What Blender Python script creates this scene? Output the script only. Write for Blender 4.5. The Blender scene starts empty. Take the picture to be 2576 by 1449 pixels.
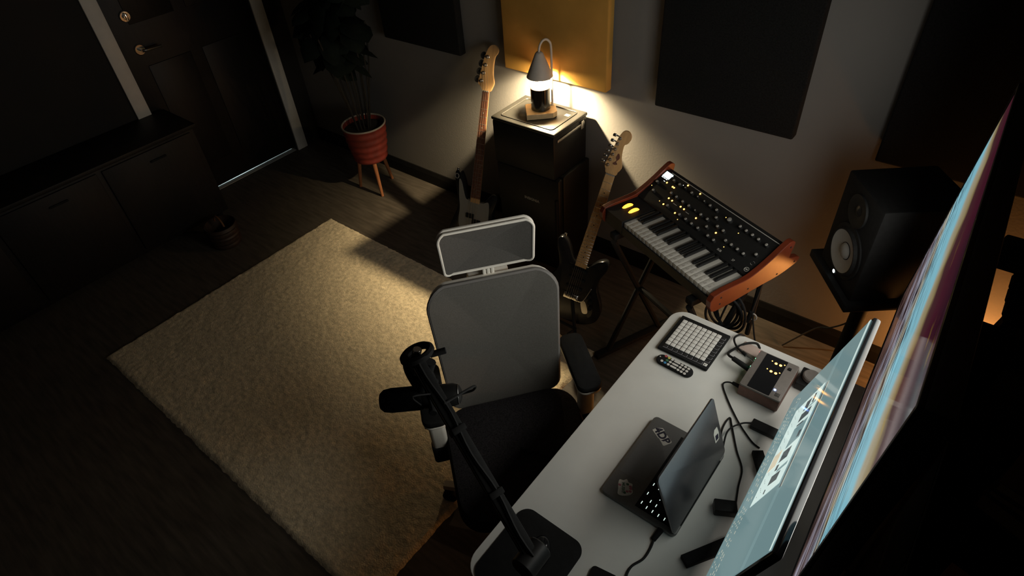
import bpy, bmesh, math, random
from mathutils import Vector, Matrix, noise as mnoise

random.seed(7)
SC = bpy.context.scene
COL = SC.collection
PI = math.pi

# ------------------------------------------------------------------ camera
def make_camera():
    yaw, pit, rol, fpx = 0.72995672, 0.72506319, -0.08678654, 1537.34
    f0 = Vector((-math.sin(yaw), math.cos(yaw), 0)); r0 = Vector((math.cos(yaw), math.sin(yaw), 0)); u0 = Vector((0, 0, 1))
    fwd = f0 * math.cos(pit) - u0 * math.sin(pit)
    up = f0 * math.sin(pit) + u0 * math.cos(pit)
    right = r0 * math.cos(rol) + up * math.sin(rol)
    up2 = -r0 * math.sin(rol) + up * math.cos(rol)
    cd = bpy.data.cameras.new('camera'); cd.sensor_width = 36; cd.sensor_fit = 'HORIZONTAL'
    cd.lens = fpx / 2576 * 36; cd.clip_start = 0.02
    co = bpy.data.objects.new('camera', cd); COL.objects.link(co)
    m = Matrix((right, up2, -fwd)).transposed().to_4x4()
    m.translation = Vector((0, 0, 2.31))
    co.matrix_world = m
    SC.camera = co
make_camera()

# ------------------------------------------------------------------ world, screens' light, exposure
W = bpy.data.worlds.new('world'); SC.world = W; W.use_nodes = True
W.node_tree.nodes['Background'].inputs[0].default_value = (0.8, 0.85, 1.0, 1)
W.node_tree.nodes['Background'].inputs[1].default_value = 0.0
SC.view_settings.view_transform = 'Standard'
SC.view_settings.look = 'None'
SC.view_settings.gamma = 1
SC.view_settings.use_curve_mapping = False
SC.view_settings.exposure = 0.0

def frame(x, y, z, ph, th):
    """far-bottom corner, direction along the screen towards the room's front, screen up, backward normal"""
    B = Vector((x, y, z)); al = Vector((math.sin(ph), -math.cos(ph), 0)); n0 = Vector((math.cos(ph), math.sin(ph), 0))
    up = Vector((0, 0, 1)) * math.cos(th) + n0 * math.sin(th)
    n = n0 * math.cos(th) - Vector((0, 0, 1)) * math.sin(th)
    return B, al, up, n
TV = frame(0.010, 1.804, 0.960, 0.035, 0.037); TVW, TVH = 1.11, 0.666
MON = frame(-0.128, 1.340, 0.817, 0.034, 0.247); MOW, MOH = 0.700, 0.394
def screen_light(name, fr, w, h, power, col, spread):
    B, al, up, n = fr
    ld = bpy.data.lights.new(name, 'AREA'); ld.shape = 'RECTANGLE'; ld.size = w; ld.size_y = h
    ld.energy = power; ld.color = col; ld.spread = math.radians(spread)
    lo = bpy.data.objects.new(name, ld); COL.objects.link(lo)
    # area light shines along its -Z: towards the room (-n)
    m = Matrix((-al, up, n)).transposed().to_4x4()
    m.translation = B + al * (w / 2) + up * (h / 2) - n * 0.012
    lo.matrix_world = m; lo.visible_camera = False
    return lo
screen_light('television_backlight', TV, TVW * 0.96, TVH * 0.96, 10.5, (1.0, 0.97, 0.88), 165)
screen_light('monitor_backlight', MON, MOW * 0.97, MOH * 0.97, 0.12, (0.9, 1.0, 0.99), 150)

# ------------------------------------------------------------------ materials
MATS = {}
def mat(name, col, rough=0.6, metal=0.0, noise=None, bump=None, emit=None, estr=0.0, coat=0.0, spec=None, trans=0.0, sheen=0.0):
    if name in MATS: return MATS[name]
    m = bpy.data.materials.new(name); m.use_nodes = True; nt = m.node_tree
    b = nt.nodes['Principled BSDF']
    b.inputs['Base Color'].default_value = (*col, 1); b.inputs['Roughness'].default_value = rough
    b.inputs['Metallic'].default_value = metal
    if spec is not None: b.inputs['Specular IOR Level'].default_value = spec
    if coat: b.inputs['Coat Weight'].default_value = coat; b.inputs['Coat Roughness'].default_value = 0.06
    if trans: b.inputs['Transmission Weight'].default_value = trans
    if sheen: b.inputs['Sheen Weight'].default_value = sheen
    if emit is not None:
        b.inputs['Emission Color'].default_value = (*emit, 1); b.inputs['Emission Strength'].default_value = estr
    tc = nt.nodes.new('ShaderNodeTexCoord')
    if noise:
        sc, amt = noise[0], noise[1]
        n = nt.nodes.new('ShaderNodeTexNoise'); n.inputs['Scale'].default_value = sc; n.inputs['Detail'].default_value = 5
        if len(noise) > 2:
            mp = nt.nodes.new('ShaderNodeMapping'); mp.inputs['Scale'].default_value = noise[2]
            nt.links.new(tc.outputs['Object'], mp.inputs['Vector']); nt.links.new(mp.outputs['Vector'], n.inputs['Vector'])
        else: nt.links.new(tc.outputs['Object'], n.inputs['Vector'])
        r = nt.nodes.new('ShaderNodeValToRGB')
        r.color_ramp.elements[0].position = 0.3; r.color_ramp.elements[1].position = 0.7
        r.color_ramp.elements[0].color = (*[c * (1 - amt) for c in col], 1)
        r.color_ramp.elements[1].color = (*[min(1, c * (1 + amt)) for c in col], 1)
        nt.links.new(n.outputs['Fac'], r.inputs['Fac']); nt.links.new(r.outputs['Color'], b.inputs['Base Color'])
    if bump:
        n2 = nt.nodes.new('ShaderNodeTexNoise'); n2.inputs['Scale'].default_value = bump[0]; n2.inputs['Detail'].default_value = 4
        nt.links.new(tc.outputs['Object'], n2.inputs['Vector'])
        bp = nt.nodes.new('ShaderNodeBump'); bp.inputs['Strength'].default_value = bump[1]; bp.inputs['Distance'].default_value = bump[2] if len(bump) > 2 else 0.002
        nt.links.new(n2.outputs['Fac'], bp.inputs['Height']); nt.links.new(bp.outputs['Normal'], b.inputs['Normal'])
    MATS[name] = m
    return m

WALL = mat('wall_paint', (0.175, 0.164, 0.153), 0.85, noise=(3, 0.03), bump=(90, 0.25, 0.003))
FLOOR = mat('floor_wood', (0.085, 0.070, 0.055), 0.55, spec=.2, noise=(6, 0.3, (1, 8, 1)), bump=(30, 0.05))
BASEB = mat('baseboard_dark', (0.006, 0.0055, 0.005), 0.6, spec=.2, noise=(20, 0.2))
BLACKFAB = mat('black_fabric', (0.008, 0.008, 0.008), 0.95, spec=0.15, noise=(160, 0.4), bump=(300, 0.2))
OCHREFAB = mat('ochre_fabric', (0.44, 0.24, 0.055), 0.95, spec=0.1, noise=(5, 0.12), bump=(220, 0.3))
BLACK = mat('black_plastic', (0.012, 0.012, 0.012), 0.45, spec=0.3, noise=(40, 0.15))
BLACKM = mat('black_matte', (0.009, 0.009, 0.009), 0.8, spec=0.2, noise=(60, 0.2))
GLOSSB = mat('black_gloss', (0.010, 0.010, 0.011), 0.12, noise=(10, 0.1))
WHITE = mat('white_plastic', (0.72, 0.70, 0.66), 0.4, noise=(30, 0.03))
WHITEDESK = mat('desk_laminate', (0.72, 0.71, 0.67), 0.55, noise=(12, 0.03), bump=(200, 0.03))
CHROME = mat('chrome', (0.75, 0.74, 0.72), 0.18, 1.0, noise=(30, 0.05))
STEEL = mat('steel', (0.45, 0.45, 0.44), 0.35, 1.0, noise=(50, 0.08))
RUBBER = mat('rubber', (0.010, 0.010, 0.010), 0.7, spec=0.2, noise=(80, 0.2))
AMBER = mat('amber_led', (0.9, 0.4, 0.05), 0.4, emit=(1.0, 0.42, 0.06), estr=9)
AMBERDIM = mat('amber_led_dim', (0.9, 0.5, 0.1), 0.4, emit=(1.0, 0.6, 0.15), estr=2.2)

# ------------------------------------------------------------------ mesh helpers
class MB:
    def __init__(s): s.v = []; s.f = []; s.m = []; s.sm = []
    def add(s, vs, fs, mi=0, smooth=False, M=None):
        o = len(s.v)
        s.v += [tuple(M @ Vector(p)) if M else tuple(p) for p in vs]
        for f in fs: s.f.append([i + o for i in f]); s.m.append(mi); s.sm.append(smooth)
        return s
    def box(s, a, b, mi=0, M=None):
        x0, y0, z0 = a; x1, y1, z1 = b
        vs = [(x0, y0, z0), (x1, y0, z0), (x1, y1, z0), (x0, y1, z0), (x0, y0, z1), (x1, y0, z1), (x1, y1, z1), (x0, y1, z1)]
        return s.add(vs, [(0, 3, 2, 1), (4, 5, 6, 7), (0, 1, 5, 4), (1, 2, 6, 5), (2, 3, 7, 6), (3, 0, 4, 7)], mi, False, M)
    def rbox(s, a, b, bev=0.005, seg=2, mi=0, M=None):
        bm = bmesh.new()
        c = [(a[i] + b[i]) / 2 for i in range(3)]; d = [abs(b[i] - a[i]) for i in range(3)]
        bmesh.ops.create_cube(bm, size=1, matrix=Matrix.Translation(c) @ Matrix.Diagonal((*d, 1)))
        bev = min(bev, min(d) * 0.49)
        bmesh.ops.bevel(bm, geom=bm.edges[:], offset=bev, segments=seg, affect='EDGES', profile=0.5)
        bm.verts.ensure_lookup_table(); bm.verts.index_update()
        s.add([v.co.copy() for v in bm.verts], [[v.index for v in f.verts] for f in bm.faces], mi, True, M); bm.free()
        return s
    def prism(s, poly, z0, z1, mi=0, M=None, bev=0.0, smooth=False):
        """poly = [(x,y)] counter-clockwise, extruded z0..z1, edges optionally rounded"""
        n = len(poly); rings = []
        if bev > 0:
            cx = sum(p[0] for p in poly) / n; cy = sum(p[1] for p in poly) / n
            def inset(k):
                out = []
                for i in range(n):
                    a = Vector(poly[i - 1]); p = Vector(poly[i]); b = Vector(poly[(i + 1) % n])
                    t = (b - a); nrm = Vector((-t.y, t.x)); nrm = nrm.normalized() if nrm.length > 1e-9 else nrm
                    out.append((p.x + nrm.x * k, p.y + nrm.y * k))
                return out
            rings = [(inset(bev), z0), (inset(bev * 0.3), z0 + bev * 0.3), (poly, z0 + bev), (poly, z1 - bev), (inset(bev * 0.3), z1 - bev * 0.3), (inset(bev), z1)]
        else: rings = [(poly, z0), (poly, z1)]
        vs = []
        for pl, z in rings: vs += [(p[0], p[1], z) for p in pl]
        fs = [list(range(n))[::-1], [len(vs) - n + i for i in range(n)]]
        for r in range(len(rings) - 1):
            for i in range(n):
                j = (i + 1) % n; fs.append((r * n + i, r * n + j, (r + 1) * n + j, (r + 1) * n + i))
        return s.add(vs, fs, mi, smooth, M)
    def lathe(s, prof, n=24, mi=0, M=None, cap=True):
        vs = []; fs = []
        for r, z in prof:
            for i in range(n):
                a = 2 * PI * i / n; vs.append((r * math.cos(a), r * math.sin(a), z))
        for k in range(len(prof) - 1):
            for i in range(n):
                j = (i + 1) % n; fs.append((k * n + i, k * n + j, (k + 1) * n + j, (k + 1) * n + i))
        if cap:
            if prof[0][0] > 1e-6: fs.append(list(range(n))[::-1])
            if prof[-1][0] > 1e-6: fs.append([(len(prof) - 1) * n + i for i in range(n)])
        return s.add(vs, fs, mi, True, M)
    def cyl(s, p0, p1, r0, r1=None, n=16, mi=0, M=None):
        r1 = r0 if r1 is None else r1
        p0 = Vector(p0); p1 = Vector(p1); d = p1 - p0
        q = Vector((0, 0, 1)).rotation_difference(d.normalized()).to_matrix().to_4x4()
        T = Matrix.Translation(p0) @ q
        if M: T = M @ T
        L = d.length; b = min(r0, r1) * 0.12
        return s.lathe([(max(r0 - b, 1e-4), 0), (r0, b), (r1, L - b), (max(r1 - b, 1e-4), L)], n, mi, T)
    def tube(s, pts, r, n=8, mi=0, M=None, closed=False, rad=None):
        pts = [Vector(p) for p in pts]; N = len(pts); vs = []; fs = []
        t0 = (pts[1] - pts[0]).normalized(); u = t0.orthogonal().normalized()
        for i, p in enumerate(pts):
            if closed: t = (pts[(i + 1) % N] - pts[i - 1]).normalized()
            else: t = (pts[min(i + 1, N - 1)] - pts[max(i - 1, 0)]).normalized()
            u = (u - t * u.dot(t)); u = u.normalized() if u.length > 1e-6 else t.orthogonal().normalized()
            w = t.cross(u); rr = rad[i] if rad else r
            for k in range(n):
                a = 2 * PI * k / n; vs.append(p + (u * math.cos(a) + w * math.sin(a)) * rr)
        for i in range(N if closed else N - 1):
            a = i * n; b = ((i + 1) % N) * n
            for k in range(n): fs.append((a + k, a + (k + 1) % n, b + (k + 1) % n, b + k))
        if not closed: fs += [list(range(n))[::-1], [(N - 1) * n + k for k in range(n)]]
        return s.add(vs, fs, mi, True, M)
    def ball(s, c, r, n=16, mi=0, M=None, sc=(1, 1, 1)):
        T = Matrix.Translation(c) @ Matrix.Diagonal((*sc, 1))
        if M: T = M @ T
        k = max(6, n // 2)
        return s.lathe([(max(1e-4, r * math.sin(PI * i / k)), -r * math.cos(PI * i / k)) for i in range(k + 1)], n, mi, T, cap=False)
    def grid_surface(s, P, mi=0, smooth=True):
        nu = len(P); nv = len(P[0]); vs = [p for row in P for p in row]
        fs = [(i * nv + j, (i + 1) * nv + j, (i + 1) * nv + j + 1, i * nv + j + 1) for i in range(nu - 1) for j in range(nv - 1)]
        return s.add(vs, fs, mi, smooth)
    def build(s, name, mats, parent=None):
        me = bpy.data.meshes.new(name); me.from_pydata([tuple(v) for v in s.v], [], s.f)
        if not isinstance(mats, (list, tuple)): mats = [mats]
        for m in mats: me.materials.append(m)
        me.polygons.foreach_set('material_index', s.m); me.polygons.foreach_set('use_smooth', s.sm)
        me.update()
        if any(s.sm): me.set_sharp_from_angle(angle=math.radians(42))
        o = bpy.data.objects.new(name, me); COL.objects.link(o)
        if parent: o.parent = parent
        return o

def smoothpath(pts, k=6, closed=False):
    pts = [Vector(p) for p in pts]; N = len(pts); out = []
    rng = range(N) if closed else range(N - 1)
    for i in rng:
        if closed: p0, p1, p2, p3 = pts[i - 1], pts[i], pts[(i + 1) % N], pts[(i + 2) % N]
        else: p0, p1, p2, p3 = pts[max(i - 1, 0)], pts[i], pts[i + 1], pts[min(i + 2, N - 1)]
        for j in range(k):
            t = j / k
            out.append(0.5 * ((2 * p1) + (p2 - p0) * t + (2 * p0 - 5 * p1 + 4 * p2 - p3) * t * t + (3 * p1 - p0 - 3 * p2 + p3) * t ** 3))
    if not closed: out.append(pts[-1])
    return out
def rrect(w, h, r, k=6, cx=0, cy=0):
    out = []
    for sx, sy, a0 in ((1, 1, 0), (-1, 1, 90), (-1, -1, 180), (1, -1, 270)):
        for i in range(k + 1):
            a = math.radians(a0 + 90 * i / k)
            out.append((cx + sx * (w / 2 - r) + r * math.cos(a), cy + sy * (h / 2 - r) + r * math.sin(a)))
    return out

def tag(o, label=None, cat=None, group=None, kind=None):
    if label: o['label'] = label
    if cat: o['category'] = cat
    if group: o['group'] = group
    if kind: o['kind'] = kind
    return o
def thing(name, label, cat, loc=(0, 0, 0), rz=0.0, group=None, M=None):
    e = bpy.data.objects.new(name, None); COL.objects.link(e); e.empty_display_size = 0.05
    if M is not None: e.matrix_world = M
    else: e.location = loc; e.rotation_euler = (0, 0, rz)
    return tag(e, label, cat, group)
def struct(o): return tag(o, kind='structure')
def place(src, name, parent, loc, rz=0.0, M=None):
    o = bpy.data.objects.new(name, src); COL.objects.link(o); o.parent = parent
    if M is not None: o.matrix_local = M
    else: o.location = loc; o.rotation_euler = (0, 0, rz)
    return o
def basis(loc, x, y, z):
    m = Matrix((Vector(x).normalized(), Vector(y).normalized(), Vector(z).normalized())).transposed().to_4x4()
    m.translation = Vector(loc); return m
def text_mesh(name, body, size, mt, parent, M, depth=0.0004, align='CENTER', bold=0.0):
    cu = bpy.data.curves.new(name, 'FONT'); cu.body = body; cu.size = size; cu.extrude = depth; cu.offset = bold; cu.align_x = align; cu.align_y = 'CENTER'
    tmp = bpy.data.objects.new(name, cu); COL.objects.link(tmp)
    dg = bpy.context.evaluated_depsgraph_get()
    me = bpy.data.meshes.new_from_object(tmp.evaluated_get(dg))
    bpy.data.objects.remove(tmp); bpy.data.curves.remove(cu)
    me.materials.clear(); me.materials.append(mt); me.name = name
    o = bpy.data.objects.new(name, me); COL.objects.link(o)
    if parent: o.parent = parent
    o.matrix_local = M
    return o

# ------------------------------------------------------------------ setting
XL, XR, YF, YB, ZC = -4.2, 0.95, -1.3, 2.51, 2.62
struct(MB().box((XL - 1.6, YF, -0.05), (XR, YB, 0)).build('floor', FLOOR))
struct(MB().box((XL, YF, ZC), (XR, YB, ZC + 0.05)).build('ceiling', WALL))
struct(MB().box((XL - 0.1, YB, 0), (XR + 0.1, YB + 0.1, ZC)).build('wall_back', WALL))
struct(MB().box((XR, YF, 0), (XR + 0.1, YB, ZC)).build('wall_right', WALL))
struct(MB().box((XL - 0.1, YF - 0.1, 0), (XR + 0.1, YF, ZC)).build('wall_front', WALL))
DY0, DY1, DZ = 1.37, 2.27, 2.05
SHADEWALL = mat('wall_paint_shaded', (0.012, 0.011, 0.010), 0.9, noise=(3, 0.08), bump=(90, 0.2, 0.003))  # wall paint darkened: the left wall's shade is put into its colour
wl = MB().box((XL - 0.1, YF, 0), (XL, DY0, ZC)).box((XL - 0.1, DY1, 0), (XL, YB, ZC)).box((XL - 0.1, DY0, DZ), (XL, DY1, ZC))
struct(wl.build('wall_left', SHADEWALL))
bb = MB()
prof = [(0, 0), (0.016, 0), (0.016, 0.07), (0.012, 0.085), (0.008, 0.1), (0, 0.1)]
for x0, x1 in ((XL, XR),):
    bb.add([(x0, YB - a, b) for a, b in prof] + [(x1, YB - a, b) for a, b in prof],
           [(i, (i + 1) % 6, 6 + (i + 1) % 6, 6 + i) for i in range(6)] + [tuple(range(6))[::-1], tuple(range(6, 12))])
struct(bb.build('baseboard_back', BASEB))
struct(MB().box((XL, YF, 0), (XL + 0.014, DY0 - 0.09, 0.1)).build('baseboard_left', BASEB))
struct(MB().box((XR - 0.014, YF, 0), (XR, YB - 0.02, 0.1)).build('baseboard_right', BASEB))

# hallway behind the door, and its lamp, seen only as a line of light under the door
struct(MB().box((XL - 1.65, YF, 0), (XL - 1.6, YB, ZC)).build('wall_hallway', WALL))
DOORM = mat('door_dark_stain', (0.008, 0.006, 0.005), 0.5, spec=.25, noise=(8, 0.3, (1, 6, 1)))
d = bpy.data.objects.new('door_1', None); COL.objects.link(d); d.location = (XL - 0.05, DY0, 0); struct(d)
MB().rbox((-0.10, 0.003, 0), (0.045, DY1 - DY0 - 0.003, 0.003), 0.001).build('light_catch_strip', mat('light_catch_metal', (.5, .5, .48), .5, .3, noise=(30, .1)), d)  # pale strip added to catch the hallway light under the door
leaf = MB().rbox((-0.02, 0.001, 0.018), (0.02, DY1 - DY0 - 0.001, DZ - 0.001), 0.003).build('door_leaf', DOORM, d)
for (ya, yb, za, zb) in ((0.12, 0.41, 1.2, 1.9), (0.49, 0.78, 1.2, 1.9), (0.12, 0.41, 0.2, 0.95), (0.49, 0.78, 0.2, 0.95)):
    m = MB().rbox((0.018, ya, za), (0.026, yb, zb), 0.006).build('door_panel', DOORM, leaf)
CASING = mat('casing_white', (0.60, 0.57, 0.52), 0.6, noise=(15, 0.05))
for (ya, yb, za, zb) in ((0.0, 0.016, 0, DZ), (DY1 - DY0 - 0.016, DY1 - DY0, 0, DZ), (0.0, DY1 - DY0, DZ - 0.016, DZ)):
    MB().box((-0.05, ya, za), (-0.021, yb, zb)).build('door_light_stop', DOORM, d)  # strips added to stop hallway light leaking round the leaf
for ya, yb in ((-0.092, -0.004),):
    MB().rbox((0.05, ya, 0), (0.068, yb, DZ + 0.09), 0.004).build('door_casing', CASING, d)
MB().rbox((0.05, DY1 - DY0 + 0.004, 0), (0.068, DY1 - DY0 + 0.092, DZ + 0.09), 0.004).build('door_casing', CASING, d)
MB().rbox((0.05, -0.004, DZ + 0.004), (0.066, DY1 - DY0 + 0.004, DZ + 0.09), 0.004).build('door_casing', CASING, d)
MB().cyl((0.02, 0.115, 1.252), (0.034, 0.115, 1.252), 0.032, n=24).cyl((0.034, 0.115, 1.252), (0.05, 0.115, 1.252), 0.016, n=16).rbox((0.045, 0.108, 1.232), (0.058, 0.122, 1.272), 0.003).build('deadbolt', CHROME, d)
MB().cyl((0.02, 0.115, 1.055), (0.03, 0.115, 1.055), 0.033, n=24).cyl((0.03, 0.115, 1.055), (0.065, 0.115, 1.055), 0.011).tube(smoothpath([(0.065, 0.115, 1.055), (0.072, 0.13, 1.055), (0.072, 0.17, 1.053), (0.070, 0.23, 1.05)]), 0.009).build('door_handle', CHROME, d)
hl = bpy.data.lights.new('hallway_lamp', 'POINT'); hl.energy = 45; hl.color = (0.72, 0.95, 1.0); hl.shadow_soft_size = 0.12
ho = bpy.data.objects.new('hallway_lamp', hl); COL.objects.link(ho); ho.location = (XL - 1.0, 2.2, 0.9)

# rug: pile as a displaced sheet with a bound edge
RUGM = mat('rug_wool', (0.70, 0.58, 0.40), 0.95, spec=0.05, noise=(55, 0.22), bump=(140, 0.6, 0.006), sheen=0.2)
def rug():
    x0, x1, y0, y1 = -3.19, -1.085, 0.268, 1.80
    nx, ny = 250, 160; P = []
    for i in range(nx + 1):
        row = []
        for j in range(ny + 1):
            u = i / nx; v = j / ny; x = x0 + (x1 - x0) * u; y = y0 + (y1 - y0) * v
            e = min(u * (x1 - x0), (1 - u) * (x1 - x0), v * (y1 - y0), (1 - v) * (y1 - y0))
            h = 0.014 * min(1, (e + 0.004) / 0.02) + 0.0045 * mnoise.noise((x * 55, y * 55, 0)) * min(1, e / 0.01) + 0.003 * mnoise.noise((x * 14, y * 14, 3))
            if e < 1e-6:
                h = 0.0; jx = 0.006 * mnoise.noise((x * 40, y * 40, 7)); x += jx; y += 0.006 * mnoise.noise((x * 40, y * 40, 9))
            row.append((x, y, max(0.0005, h)))
        P.append(row)
    o = MB().grid_surface(P).build('area_rug', RUGM)
    tag(o, 'large cream wool rug lying under the desk chair', 'rug')
rug()

# ------------------------------------------------------------------ acoustic panels on the back wall
for xa, mt, lab, gr in ((-3.057, BLACKFAB, 'black acoustic panel on the back wall behind the plant pot', 1), (-2.105, OCHREFAB, 'ochre tan fabric acoustic panel on wall above the candle lamp', 0),
                    (-1.214, BLACKFAB, 'black acoustic panel on the back wall above the synthesizer', 1), (-0.27, BLACKFAB, 'black acoustic panel on the wall above the studio loudspeaker', 1)):
    t = thing('sound_absorber', lab, 'wall panel', (xa, YB, 1.022), group='acoustic panels along the back wall')
    MB().rbox((0, -0.062, 0), (0.631, -0.012, 1.2), 0.008, 3).build('fabric_cover', mt, t)
    MB().box((0.02, -0.014, 0.02), (0.611, -0.001, 1.18)).build('back_frame', BLACKM, t)

# ------------------------------------------------------------------ fridge stack
APPL = mat('appliance_black', (0.006, 0.006, 0.006), 0.45, spec=.2, noise=(60, 0.15), bump=(400, 0.05))
APTOP = mat('appliance_top', (0.016, 0.015, 0.013), 0.4, spec=.3, noise=(20, 0.1))
GREYPRINT = mat('grey_print', (0.42, 0.40, 0.36), 0.6)
t = thing('mini_fridge', 'black mini fridge standing on floor beneath the boxy cooler', 'fridge', (-1.7925, 2.345, 0))
MB().rbox((-0.2075, -0.10, 0.02), (0.2075, 0.145, 0.618), 0.008).build('cabinet', APPL, t)
fd = MB().rbox((-0.2075, -0.145, 0.03), (0.2075, -0.105, 0.615), 0.01).build('door', APPL, t)
MB().rbox((0.185, -0.155, 0.22), (0.2, -0.143, 0.5), 0.004).build('handle', BLACKM, fd)
text_mesh('brand_lettering', 'INSIGNIA', 0.024, GREYPRINT, fd, basis((0.026, -0.1455, 0.447), (1, 0, 0), (0, 0, 1), (0, -1, 0)))
for sx in (-1, 1):
    for sy in (-0.1, 0.11): MB().cyl((sx * 0.17, sy, 0), (sx * 0.17, sy, 0.022), 0.018).build('foot', RUBBER, t)
t = thing('box_cooler', 'black boxy cooler with recessed grey top, carrying the candle lamp', 'cooler', (-1.8015, 2.3375, 0.619))
MB().rbox((-0.1975, -0.1475, 0), (0.1975, 0.1475, 0.245), 0.01).build('body', APPL, t)
lid = MB().rbox((-0.2035, -0.1485, 0.243), (0.2035, 0.1485, 0.262), 0.008, 3).build('lid', APTOP, t)
MB().tube([(x, y, 0.2635) for x, y in rrect(0.33, 0.23, 0.02)], 0.0028, 6, closed=True).build('lid_ridge', APTOP, lid)
MB().rbox((0.12, 0.05, 0.262), (0.15, 0.075, 0.2628), 0.0003, 1).build('lid_badge', STEEL, lid)
MB().rbox((0.196, -0.12, 0.205), (0.2035, 0.12, 0.222), 0.003).build('side_rail', STEEL, t)
MB().rbox((0.196, 0.085, 0.19), (0.206, 0.11, 0.235), 0.003).build('latch', STEEL, t)

# ------------------------------------------------------------------ candle warmer lamp
BX, BY, BZ = -1.793, 2.345, 1.102
LW = mat('lamp_enamel', (0.55, 0.50, 0.44), 0.55, noise=(30, 0.04))
WOODL = mat('lamp_base_wood', (0.60, 0.42, 0.22), 0.5, noise=(20, 0.15, (1, 6, 1)))
lz = 0.8825
t = thing('candle_warmer_lamp', 'pale cone-shaded candle warmer lamp standing on the boxy cooler', 'lamp', (BX, BY, lz), math.radians(41.8))
c = 0.022; w2, d2 = 0.078, 0.066
base_poly = [(w2 - c, -d2), (w2, -d2 + c), (w2, d2 - c), (w2 - c, d2), (-w2 + c, d2), (-w2, d2 - c), (-w2, -d2), (-w2 + 0.002, -d2)]
base_poly = [(-w2, -d2), (w2 - c, -d2), (w2, -d2 + c), (w2, d2 - c), (w2 - c, d2), (-w2 + c * 0.4, d2), (-w2, d2 - c * 0.4)]
MB().prism(base_poly, 0, 0.028, bev=0.002).build('base', WOODL, t)
px, py = 0.062, 0.028
pole = [(px, py, 0.026), (px, py, 0.10), (px, py, 0.2), (px, py, 0.29)]
for i in range(1, 9):
    a = PI * i / 8
    pole.append((px / 2 + px / 2 * math.cos(a), py / 2 + py / 2 * math.cos(a), 0.318 + 0.05 * math.sin(a)))
pole.append((0, 0, 0.30))
MB().tube(smoothpath(pole, 3), 0.0058, 10).cyl((px, py, 0.026), (px, py, 0.034), 0.011).build('pole', LW, t)
zr = 1.080 - lz
sh = MB().lathe([(0.066, zr), (0.020, zr + 0.112), (0.014, zr + 0.118), (0.006, zr + 0.12)], 40, cap=False)
sh.lathe([(0.064, zr), (0.018, zr + 0.110), (0.004, zr + 0.116)], 40, cap=False).lathe([(0.064, zr), (0.066, zr)], 40, cap=False)
sh.build('shade', LW, t)
BULB = mat('bulb_glow', (1, 0.9, 0.7), 0.3, emit=(1.0, 0.70, 0.36), estr=30)
MB().cyl((0, 0, zr + 0.05), (0, 0, zr + 0.075), 0.016).cyl((0, 0, zr + 0.048), (0, 0, zr + 0.06), 0.012, 0.014).build('bulb_socket', WHITE, t)
MB().lathe([(0.012, zr + 0.040), (0.010, zr + 0.046), (0.006, zr + 0.05)], 20).build('bulb', BULB, t)
MB().tube(smoothpath([(0.05, 0.066, 0.01), (0.06, 0.09, 0.004), (0.04, 0.115, 0.003), (0.02, 0.14, 0.003)]), 0.0025).build('cord', WHITE, t)
ll = bpy.data.lights.new('candle_lamp_light', 'POINT'); ll.energy = 5; ll.color = (1.0, 0.78, 0.46); ll.shadow_soft_size = 0.013
lo = bpy.data.objects.new('candle_lamp_light', ll); COL.objects.link(lo); lo.location = (BX, BY, 1.084)
l2 = bpy.data.lights.new('candle_lamp_beam', 'SPOT'); l2.energy = 165; l2.color = (1.0, 0.80, 0.48); l2.shadow_soft_size = 0.013; l2.spot_size = math.radians(140); l2.spot_blend = 0.8
lo2 = bpy.data.objects.new('candle_lamp_beam', l2); COL.objects.link(lo2); lo2.location = (BX, BY, BZ); lo2.rotation_euler = Vector((.0, .22, -1)).to_track_quat('-Z', 'Y').to_euler()
t = thing('candle_jar', 'dark glass candle jar beneath the lamp shade', 'candle', (BX, BY, lz + 0.028))
JARM = mat('dark_jar', (0.012, 0.010, 0.008), 0.12, noise=(20, 0.2))
WAX = mat('candle_wax', (0.02, 0.008, 0.007), 0.35, spec=.3, noise=(25, 0.1))
MB().lathe([(0.046, 0), (0.050, 0.004), (0.050, 0.1145), (0.0475, 0.1145), (0.0475, 0.100)], 40, cap=False).lathe([(0.001, 0.0), (0.046, 0.0)], 40, cap=False).build('jar', JARM, t)
MB().lathe([(0.0001, 0.100), (0.03, 0.101), (0.0474, 0.103)], 32, cap=False).build('wax', WAX, t)
gm = bpy.data.materials.new('thin_glass'); gm.use_nodes = True; gn = gm.node_tree
for n_ in list(gn.nodes):
    if n_.type == 'BSDF_PRINCIPLED': gn.nodes.remove(n_)
g1 = gn.nodes.new('ShaderNodeBsdfTransparent'); g2 = gn.nodes.new('ShaderNodeBsdfGlossy'); g2.inputs['Roughness'].default_value = .05; g3 = gn.nodes.new('ShaderNodeMixShader'); g3.inputs[0].default_value = .012
gn.links.new(g1.outputs[0], g3.inputs[1]); gn.links.new(g2.outputs[0], g3.inputs[2]); gn.links.new(g3.outputs[0], gn.nodes['Material Output'].inputs['Surface'])
MB().lathe([(0.050, 0.1145), (0.050, 0.118), (0.049, 0.119)], 40, cap=False).build('glass_collar', gm, t)
MB().tube([(0.0502 * math.cos(a * PI / 20), 0.0502 * math.sin(a * PI / 20), 0.1185) for a in range(40)], 0.0009, 6, closed=True).build('rim', CHROME, t)

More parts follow.
